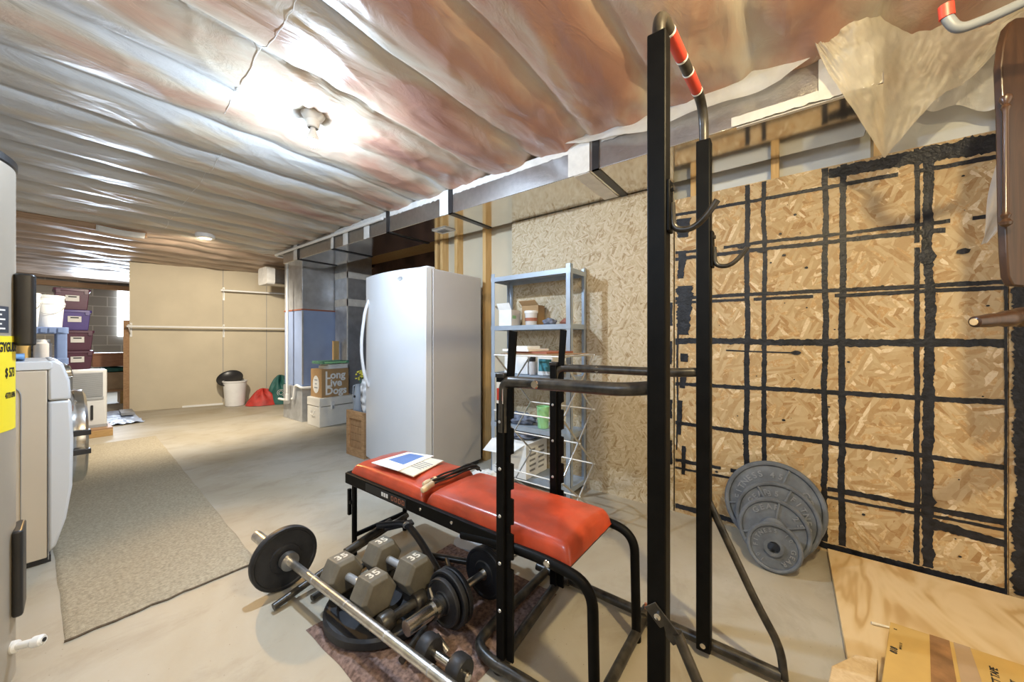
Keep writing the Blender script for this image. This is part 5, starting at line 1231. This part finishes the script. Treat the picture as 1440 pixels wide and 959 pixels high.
flat('envelope', [(1.92, 1.33), (2.10, 1.35), (2.08, 1.47), (1.92, 1.46)], 1.049, 1.066, 'white_paper', 'white envelope bundle topping the pile on the drying rack', 'envelope')

# ================================================================== LEFT SIDE
# ---- water heater
wh = thing('water_heater', 'grey cylindrical water heater with a yellow energy label at the left edge', 'water heater', (-0.293, 1.997, 0))
HC = Vector((-0.293, 1.997, 0)); HR = 0.27
MB().lathe([(0.001, 0.03), (HR - 0.01, 0.03), (HR, 0.04), (HR, 1.64)], HC, (0, 0, 1), 72, capb=False).build('tank', 'heater_grey', wh)
MB().lathe([(HR, 1.64), (HR + 0.004, 1.645), (HR + 0.004, 1.665), (HR - 0.01, 1.678), (0.05, 1.69), (0.001, 1.69)], HC, (0, 0, 1), 72, capa=False).build('top_cap', 'dark_plastic', wh)
for a in (0.5, 2.1, 3.7, 5.3): MB().lathe([(0.02, 0), (0.02, 0.035)], HC + Vector((0.2 * math.cos(a), 0.2 * math.sin(a), 0)), (0, 0, 1), 12).build('foot', 'dark_plastic', wh)
for dx in (-0.1, 0.1): MB().tube([HC + Vector((dx, 0, 1.685)), HC + Vector((dx, 0, 2.36))], 0.011, 12).build('water_pipe', 'rust_red', wh)
def heat_bend(a0, z0, off):
    def f(v):
        a = a0 + 0.6 * v.x / HR
        return Vector((HC.x + (HR + off + v.z) * math.cos(a), HC.y + (HR + off + v.z) * math.sin(a), z0 + v.y))
    return f
def heat_patch(a0, a1, z0, z1, off, m, name, parent):
    def fn(u, v):
        a = a0 + (a1 - a0) * u
        return Vector((HC.x + (HR + off) * math.cos(a), HC.y + (HR + off) * math.sin(a), z0 + (z1 - z0) * v))
    return MB().grid(fn, 24, 1).build(name, m, parent, smooth=60)
yl = heat_patch(R(-78), R(-6), 0.825, 1.115, 0.001, 'label_yellow', 'energy_label', wh)
tm = MB()
def wrap(body, size, a0, z0, **k): tm.text(body, size, None, 0.0003, bend=heat_bend(R(a0), z0, 0.0018), **k)
wrap('ENERGYGUIDE', 0.040, -40, 1.068, bold=0.0012)
wrap('$ 573', 0.040, -22, 0.990, bold=0.0006)
wrap('4773 kWh', 0.024, -22, 0.925, bold=0.0004)
for k in range(3): wrap('____________________', 0.014, -70, 0.955 - 0.033 * k if k < 2 else 0.87)
tm.build('label_text', 'ink', yl, smooth=0)
dl_ = heat_patch(R(-52), R(-18), 1.125, 1.205, 0.001, 'label_dark', 'rating_label', wh)
tm = MB()
for k in range(5): tm.grid(lambda u, v, k=k: Vector((HC.x + (HR + .0018) * math.cos(R(-48 + 26 * u - 3 * (k % 2))), HC.y + (HR + .0018) * math.sin(R(-48 + 26 * u - 3 * (k % 2))), 1.135 + 0.014 * k + 0.005 * v)), 8, 1)
tm.build('label_lines', 'white_line', dl_, smooth=0)
def cover(z0, z1, th, a, w):
    c = HC + Vector((math.cos(R(a)), math.sin(R(a)), 0)) * (HR + th / 2 - 0.004)
    rot = Matrix.Rotation(R(a), 3, 'Z')
    mb = MB().rbox((-th / 2, -w / 2, z0), (th / 2, w / 2, z1), min(th * .45, .014), axis='z', seg=4)
    mb.v = [rot @ v + Vector((c.x, c.y, 0)) for v in mb.v]
    return mb.build('element_cover', 'dark_plastic', wh, bevel=0.006)
cover(1.085, 1.315, 0.044, 0, 0.12); cover(0.235, 0.505, 0.022, -3, 0.12)
vl = MB().lathe([(0.018, 0), (0.018, 0.012), (0.011, 0.016), (0.011, 0.05), (0.016, 0.055), (0.016, 0.075), (0.012, 0.08)], HC + Vector((HR * math.cos(R(-14)), HR * math.sin(R(-14)), 0.145)), (0.75, -0.6, 0.12), 18).build('drain_valve', 'pvc_white', wh)
MB().lathe([(0.001, 0.0), (0.006, 0.0), (0.006, 0.004)], HC + Vector((HR * math.cos(R(-14)), HR * math.sin(R(-14)), 0.145)) + Vector((0.75, -0.6, 0.12)).normalized() * 0.0785, (0.75, -0.6, 0.12), 12).build('spout_hole', 'ink', vl)

# ---- front loading dryer
dy = thing('clothes_dryer', 'white front loading clothes dryer beside the water heater', 'dryer', (-0.3, 3.25, 0))
DY0, DY1 = 2.92, 3.60
MB().box((-0.72, DY0, 0.03), (0.058, DY1, 0.955)).build('cabinet', 'appliance_side', dy, bevel=0.004)
MB().rbox((-0.72, DY0 - 0.003, 0.957), (0.075, DY1 + 0.003, 1.0), 0.015, axis='y').build('top_panel', 'appliance_white', dy, bevel=0.004)
fp_ = [(0.060, 0.045), (0.085, 0.075), (0.118, 0.20), (0.138, 0.36), (0.142, 0.60), (0.134, 0.80), (0.060, 0.80)]
MB().prism([(x, DY0 + 0.002, z) for x, z in fp_], (0, DY1 - DY0 - 0.004, 0)).build('front_panel', 'appliance_white', dy, bevel=0.012, smooth=50)
cp = [(0.060, 0.803), (0.134, 0.803), (0.130, 0.90), (0.108, 0.985), (0.085, 1.003), (0.060, 1.003)]
ctl = MB().prism([(x, DY0 + 0.002, z) for x, z in cp], (0, DY1 - DY0 - 0.004, 0)).build('control_panel', 'appliance_white', dy, bevel=0.010, smooth=50)
MB().box((0.112, DY0 + 0.28, 0.91), (0.137, DY1 - 0.08, 0.965)).build('display', 'dark_plastic', ctl, bevel=0.003)
MB().lathe([(0.035, 0), (0.034, 0.02), (0.028, 0.024)], (0.122, DY0 + 0.2, 0.93), (1, 0, 0.2), 24).build('dial', 'chrome', ctl)
dc_ = Vector((0.138, 3.26, 0.56))
drr = MB().lathe([(0.255, 0.0), (0.262, 0.02), (0.258, 0.05), (0.235, 0.062), (0.215, 0.05), (0.205, 0.03)], dc_, (1, 0, 0), 56, capa=False, capb=False).build('door', 'chrome', dy)
MB().lathe([(0.206, 0.028), (0.14, 0.055), (0.001, 0.06)], dc_, (1, 0, 0), 48, capa=False).build('door_glass', 'dark_plastic', drr)
for z in (0.60, 0.50): MB().box((0.140, DY0 + 0.055, z), (0.205, DY0 + 0.09, z + 0.028)).build('hinge', 'dark_plastic', drr, bevel=0.003)
MB().tube(fillet([(-0.60, DY0 - 0.001, 0.14), (-0.60, DY0 - 0.001, 0.89), (-0.02, DY0 - 0.001, 0.89), (-0.02, DY0 - 0.001, 0.14)], 0.06), 0.004, 6, closed=True).build('side_panel_groove', 'ink_grey', dy)
MB().box((0.06, DY0 - 0.0015, 0.02), (0.0635, DY0 + 0.003, 0.80)).build('panel_seam', 'ink_grey', dy, smooth=0)
MB().box((-0.70, DY0 + 0.02, 0.0), (0.07, DY1 - 0.02, 0.035)).build('plinth', 'dark_plastic', dy, smooth=0)
MB().box((0.1405, DY0 + 0.045, 0.735), (0.1420, DY0 + 0.06, 0.765)).build('badge', 'rust_red', dy, smooth=0)
tag(MB().grid(lambda u, v: Vector((-0.55 + 0.54 * u, 3.02 + 0.36 * v, 1.022 + 0.012 * math.sin(u * 5) * (1 - abs(2 * v - 1)) + 0.006 * noise.noise((u * 6, v * 6, 2)))), 24, 16).build('blue_cloth', 'blue_cloth', smooth=180, solid=0.02), 'folded light blue cloth on top of the white dryer', 'cloth')

# ---- blue plastic shelf with buckets behind the dryer
bs = thing('plastic_shelf', 'dark blue plastic shelf unit behind the white dryer', 'shelf', (-0.1, 6.1, 0))
for z in (1.175, 0.86):
    mb = MB().rbox((-0.55, 5.90, z), (0.255, 6.26, z + 0.065), 0.03)
    f_ = mb.build('shelf', 'shelf_blue_plastic', bs, bevel=0.003)
    if z > 1:
        gm = MB()
        for k in range(14): gm.box((-0.53 + k * 0.055, 5.892, z + 0.012), (-0.495 + k * 0.055, 5.899, z + 0.056))
        gm.build('ribs', 'shelf_blue_plastic', f_, smooth=0)
for x in (-0.52, 0.17):
    for y in (5.905, 6.18): MB().rbox((x, y, 0.0), (x + 0.075, y + 0.07, 1.18), 0.015).build('leg', 'shelf_blue_plastic', bs)
def bucket(x, y, z, label):
    t = thing('bucket', label, 'bucket', (x, y, z), 'white buckets on the blue shelf')
    MB().lathe([(0.001, 0), (0.088, 0), (0.092, 0.006), (0.106, 0.24), (0.112, 0.245), (0.112, 0.27), (0.107, 0.275), (0.107, 0.305), (0.112, 0.308), (0.112, 0.318), (0.098, 0.318), (0.098, 0.30)], (x, y, z), (0, 0, 1), 32, capb=False).build('pail', 'bucket_white', t)
    MB().lathe([(0.001, 0.319), (0.114, 0.319), (0.116, 0.328), (0.110, 0.336), (0.001, 0.334)][1:], (x, y, z), (0, 0, 1), 32).build('lid', 'bucket_white', t)
    MB().tube([(x + 0.114 * math.cos(a * PI / 10), y - 0.114 * abs(math.sin(a * PI / 10)) , z + 0.26 - 0.12 * math.sin(a * PI / 10)) for a in range(11)], 0.003, 6).build('bail_handle', 'galvanised', t)
bucket(-0.03, 6.02, 1.2405, 'white lidded bucket at the left on top of the dark blue shelf')
bucket(0.13, 6.20, 1.2405, 'white lidded bucket partly hidden at the right on top of the dark blue shelf')
z6 = 0.9255
def jar(x, y, h, r, m, cap, label):
    t = thing('jar', label, 'jar', (x, y, z6))
    MB().lathe([(0.001, 0), (r * .95, 0), (r, 0.008), (r, h * .78), (r * .75, h * .86)], (x, y, z6), (0, 0, 1), 24).build('jar', m, t)
    MB().lathe([(r * .78, h * .86), (r * .8, h), (r * .7, h * 1.01)], (x, y, z6), (0, 0, 1), 24).build('lid', cap, t)
jar(-0.03, 6.00, 0.17, 0.05, 'cardboard_yellow', 'rust_red', 'amber jar on the lower tier of the dark blue shelf')
jar(0.09, 5.98, 0.19, 0.06, 'clear_tub', 'white_paper', 'clear plastic tub with white lid on the lower tier of the blue shelf')
tag(blob((0.02, 6.15, z6 + 0.09), (0.12, 0.055, 0.10), .3, 22, 32, 3, .088).build('plastic_bag', 'check_bag', smooth=180), 'grey plastic bag standing behind the jars on the blue shelf', 'bag')

# ---- dehumidifier on a wooden platform
pl = thing('wooden_platform', 'low wooden platform on the floor under the dehumidifier', 'platform', (0.45, 6.5, 0))
MB().box((0.27, 6.29, 0.075), (0.60, 6.78, 0.098)).build('deck', 'board_wood', pl, bevel=0.003)
MB().box((0.27, 6.285, 0.0), (0.60, 6.31, 0.076)).build('front_rail', 'pallet_wood', pl, bevel=0.003)
MB().box((0.575, 6.31, 0.0), (0.60, 6.78, 0.076)).build('side_rail', 'pallet_wood', pl, bevel=0.003)
MB().box((0.27, 6.31, 0.0), (0.295, 6.78, 0.076)).build('side_rail', 'pallet_wood', pl, bevel=0.003)
de = thing('dehumidifier', 'white dehumidifier with a grey grille standing on the low wooden platform', 'dehumidifier', (0.45, 6.55, 0.098))
MB().rbox((0.285, 6.40, 0.125), (0.565, 6.70, 0.765), 0.03).build('body', 'dehum_grey', de, bevel=0.008)
MB().rbox((0.28, 6.395, 0.099), (0.57, 6.705, 0.13), 0.03).build('base', 'grille_grey', de)
gr = MB().box((0.30, 6.393, 0.46), (0.53, 6.402, 0.735)).build('grille', 'ink_grey', de, smooth=0)
gm = MB()
for k in range(22): gm.box((0.302, 6.390, 0.463 + k * 0.0123), (0.528, 6.3935, 0.470 + k * 0.0123))
gm.build('louvres', 'grille_grey', gr, smooth=0)
MB().box((0.30, 6.392, 0.425), (0.535, 6.402, 0.452)).build('band', 'grille_grey', de, smooth=0)
MB().rbox((0.435, 6.392, 0.19), (0.455, 6.402, 0.36), 0.008, axis='y').build('water_window', 'ink', de)
for x in (0.31, 0.54): MB().lathe([(0.012, 0.098), (0.012, 0.101)], (x, 6.42, 0), (0, 0, 1), 12).build('foot', 'dark_plastic', de)

# ---- stacked totes
def tote(x, y, z, w, h, m, label):
    t = thing('storage_tote', label, 'storage tote', (x, y, z), 'lidded plastic totes stacked in the alcove')
    d = 0.36; tp = 0.022
    lo = [(x - w / 2 + tp, y - d / 2 + tp), (x + w / 2 - tp, y - d / 2 + tp), (x + w / 2 - tp, y + d / 2 - tp), (x - w / 2 + tp, y + d / 2 - tp)]
    hi = [(x - w / 2, y - d / 2), (x + w / 2, y - d / 2), (x + w / 2, y + d / 2), (x - w / 2, y + d / 2)]
    MB().add([(*p, z) for p in lo] + [(*p, z + h - 0.03) for p in hi], [(3, 2, 1, 0), (4, 5, 6, 7), (0, 1, 5, 4), (1, 2, 6, 5), (2, 3, 7, 6), (3, 0, 4, 7)]).build('bin', m, t, smooth=0, bevel=0.008)
    MB().rbox((x - w / 2 - 0.014, y - d / 2 - 0.014, z + h - 0.04), (x + w / 2 + 0.014, y + d / 2 + 0.014, z + h - 0.001), 0.03).build('lid', m, t, bevel=0.005)
    lb_ = MB().box((x - 0.065, y - d / 2 - 0.004, z + h * .40), (x + 0.065, y - d / 2 + 0.012, z + h * .40 + 0.085)).build('paper_label', 'white_paper', t, smooth=0)
    MB().box((x - 0.04, y - d / 2 - 0.005, z + h * .40 + 0.055), (x + 0.04, y - d / 2 - 0.0042, z + h * .40 + 0.072)).build('label_text', 'ink', lb_, smooth=0)
    for s in (-1, 1): MB().rbox((x + s * w * .40 - 0.02, y - d / 2 - 0.02, z + h - 0.075), (x + s * w * .40 + 0.02, y - d / 2 - 0.006, z + h - 0.02), 0.006, axis='y').build('latch', m, t)
    return t
TOT = ((0.40, 8.55, 0.0, 0.33, 0.335, 'tote_purple', 'purple tote on the floor at the very bottom of the stack'),
       (0.40, 8.55, 0.336, 0.33, 0.335, 'tote_purple', 'purple tote hidden behind the dehumidifier, second from the bottom of the stack'),
       (0.442, 8.55, 0.672, 0.30, 0.285, 'tote_purple', 'dark purple tote just above the dehumidifier in the stack'),
       (0.442, 8.55, 0.958, 0.31, 0.30, 'tote_purple', 'dark purple tote directly under the violet one'),
       (0.415, 8.55, 1.259, 0.31, 0.30, 'tote_violet', 'bright violet blue tote, second from the top of the stack'),
       (0.395, 8.55, 1.560, 0.33, 0.31, 'tote_purple', 'dark purple tote at the very top of the stack'))
for a in TOT: tote(*a)

# ---- boxes and litter at the alcove's end
sb2 = thing('timber_stand', 'low wooden stand under the cardboard carton in the alcove', 'stand', (0.92, 9.5, 0))
MB().box((0.66, 9.35, 0.22), (1.12, 9.75, 0.26)).build('top', 'board_wood', sb2, bevel=0.003)
for x in (0.70, 0.98): MB().box((x, 9.38, 0.0), (x + 0.09, 9.72, 0.22)).build('leg', 'pallet_wood', sb2, bevel=0.003)
carton('beige_carton', 'beige cardboard carton on the low stand in the alcove', (0.68, 9.37, 0.261), (1.10, 9.72, 0.555), 'cardboard_dull')
tag(blob((0.89, 9.52, 0.60), (0.24, 0.18, 0.05), .3, 31, 36, 3, .043).build('green_cloth', 'bag_green', smooth=180), 'folded dark green cloth between the beige carton and the brown box', 'cloth')
bd = thing('brown_box', 'reddish brown wooden box on top of the green cloth in the alcove', 'wooden box', (0.88, 9.52, 0.652))
MB().box((0.66, 9.36, 0.66), (1.09, 9.70, 0.86)).build('box', 'brown_box_wood', bd, bevel=0.004)
MB().box((0.645, 9.345, 0.86), (1.105, 9.715, 0.895)).build('lid', 'brown_box_wood', bd, bevel=0.004)
def tarp(u, v):
    x = 0.61 + 0.35 * u; y = 6.95 + 1.38 * v
    return Vector((x + 0.06 * noise.noise((v * 4, 0, u)), y + 0.05 * noise.noise((u * 4, 3, 0)), 0.012 + 0.018 * (0.5 + noise.noise((u * 6, v * 9, 4)))))
tag(MB().grid(tarp, 24, 40).build('plastic_tarp', 'blue_tarp', smooth=180), 'pale blue plastic film spread on the floor by the partition end', 'plastic film')
flat('papers', [(0.80, 7.55), (0.93, 7.50), (0.95, 7.95), (0.82, 7.98)], 0.04, 0.075, 'ink_grey', 'dark folder lying on the blue film near the partition end', 'folder')

# ---- runner carpet
def carpet_fn(u, v):
    y = 2.11 + 3.75 * v; xl = 0.082 + 0.008 * noise.noise((y * 5, 1, 0)); xr = 0.69 + 0.20 * v * 1.03 + 0.006 * noise.noise((y * 5, 2, 0))
    x = xl + (xr - xl) * u
    e = min(u * 60, (1 - u) * 60, v * 300, (1 - v) * 300, 1.0)
    return Vector((x, y + 0.008 * noise.noise((x * 6, 5, 0)) * (1 - v), 0.001 + 0.007 * e))
cpt = thing('carpet_runner', 'long worn beige carpet runner on the concrete floor', 'carpet', (0.4, 4.2, 0))
MB().grid(carpet_fn, 60, 160).build('pile', 'carpet', cpt, smooth=180)
MB().tube([(0.080 + (0.612) * k / 24, 2.108 + 0.008 * noise.noise((k * .5, 5, 1)), 0.004) for k in range(25)], 0.0042, 6).build('frayed_edge', 'carpet_edge', cpt)
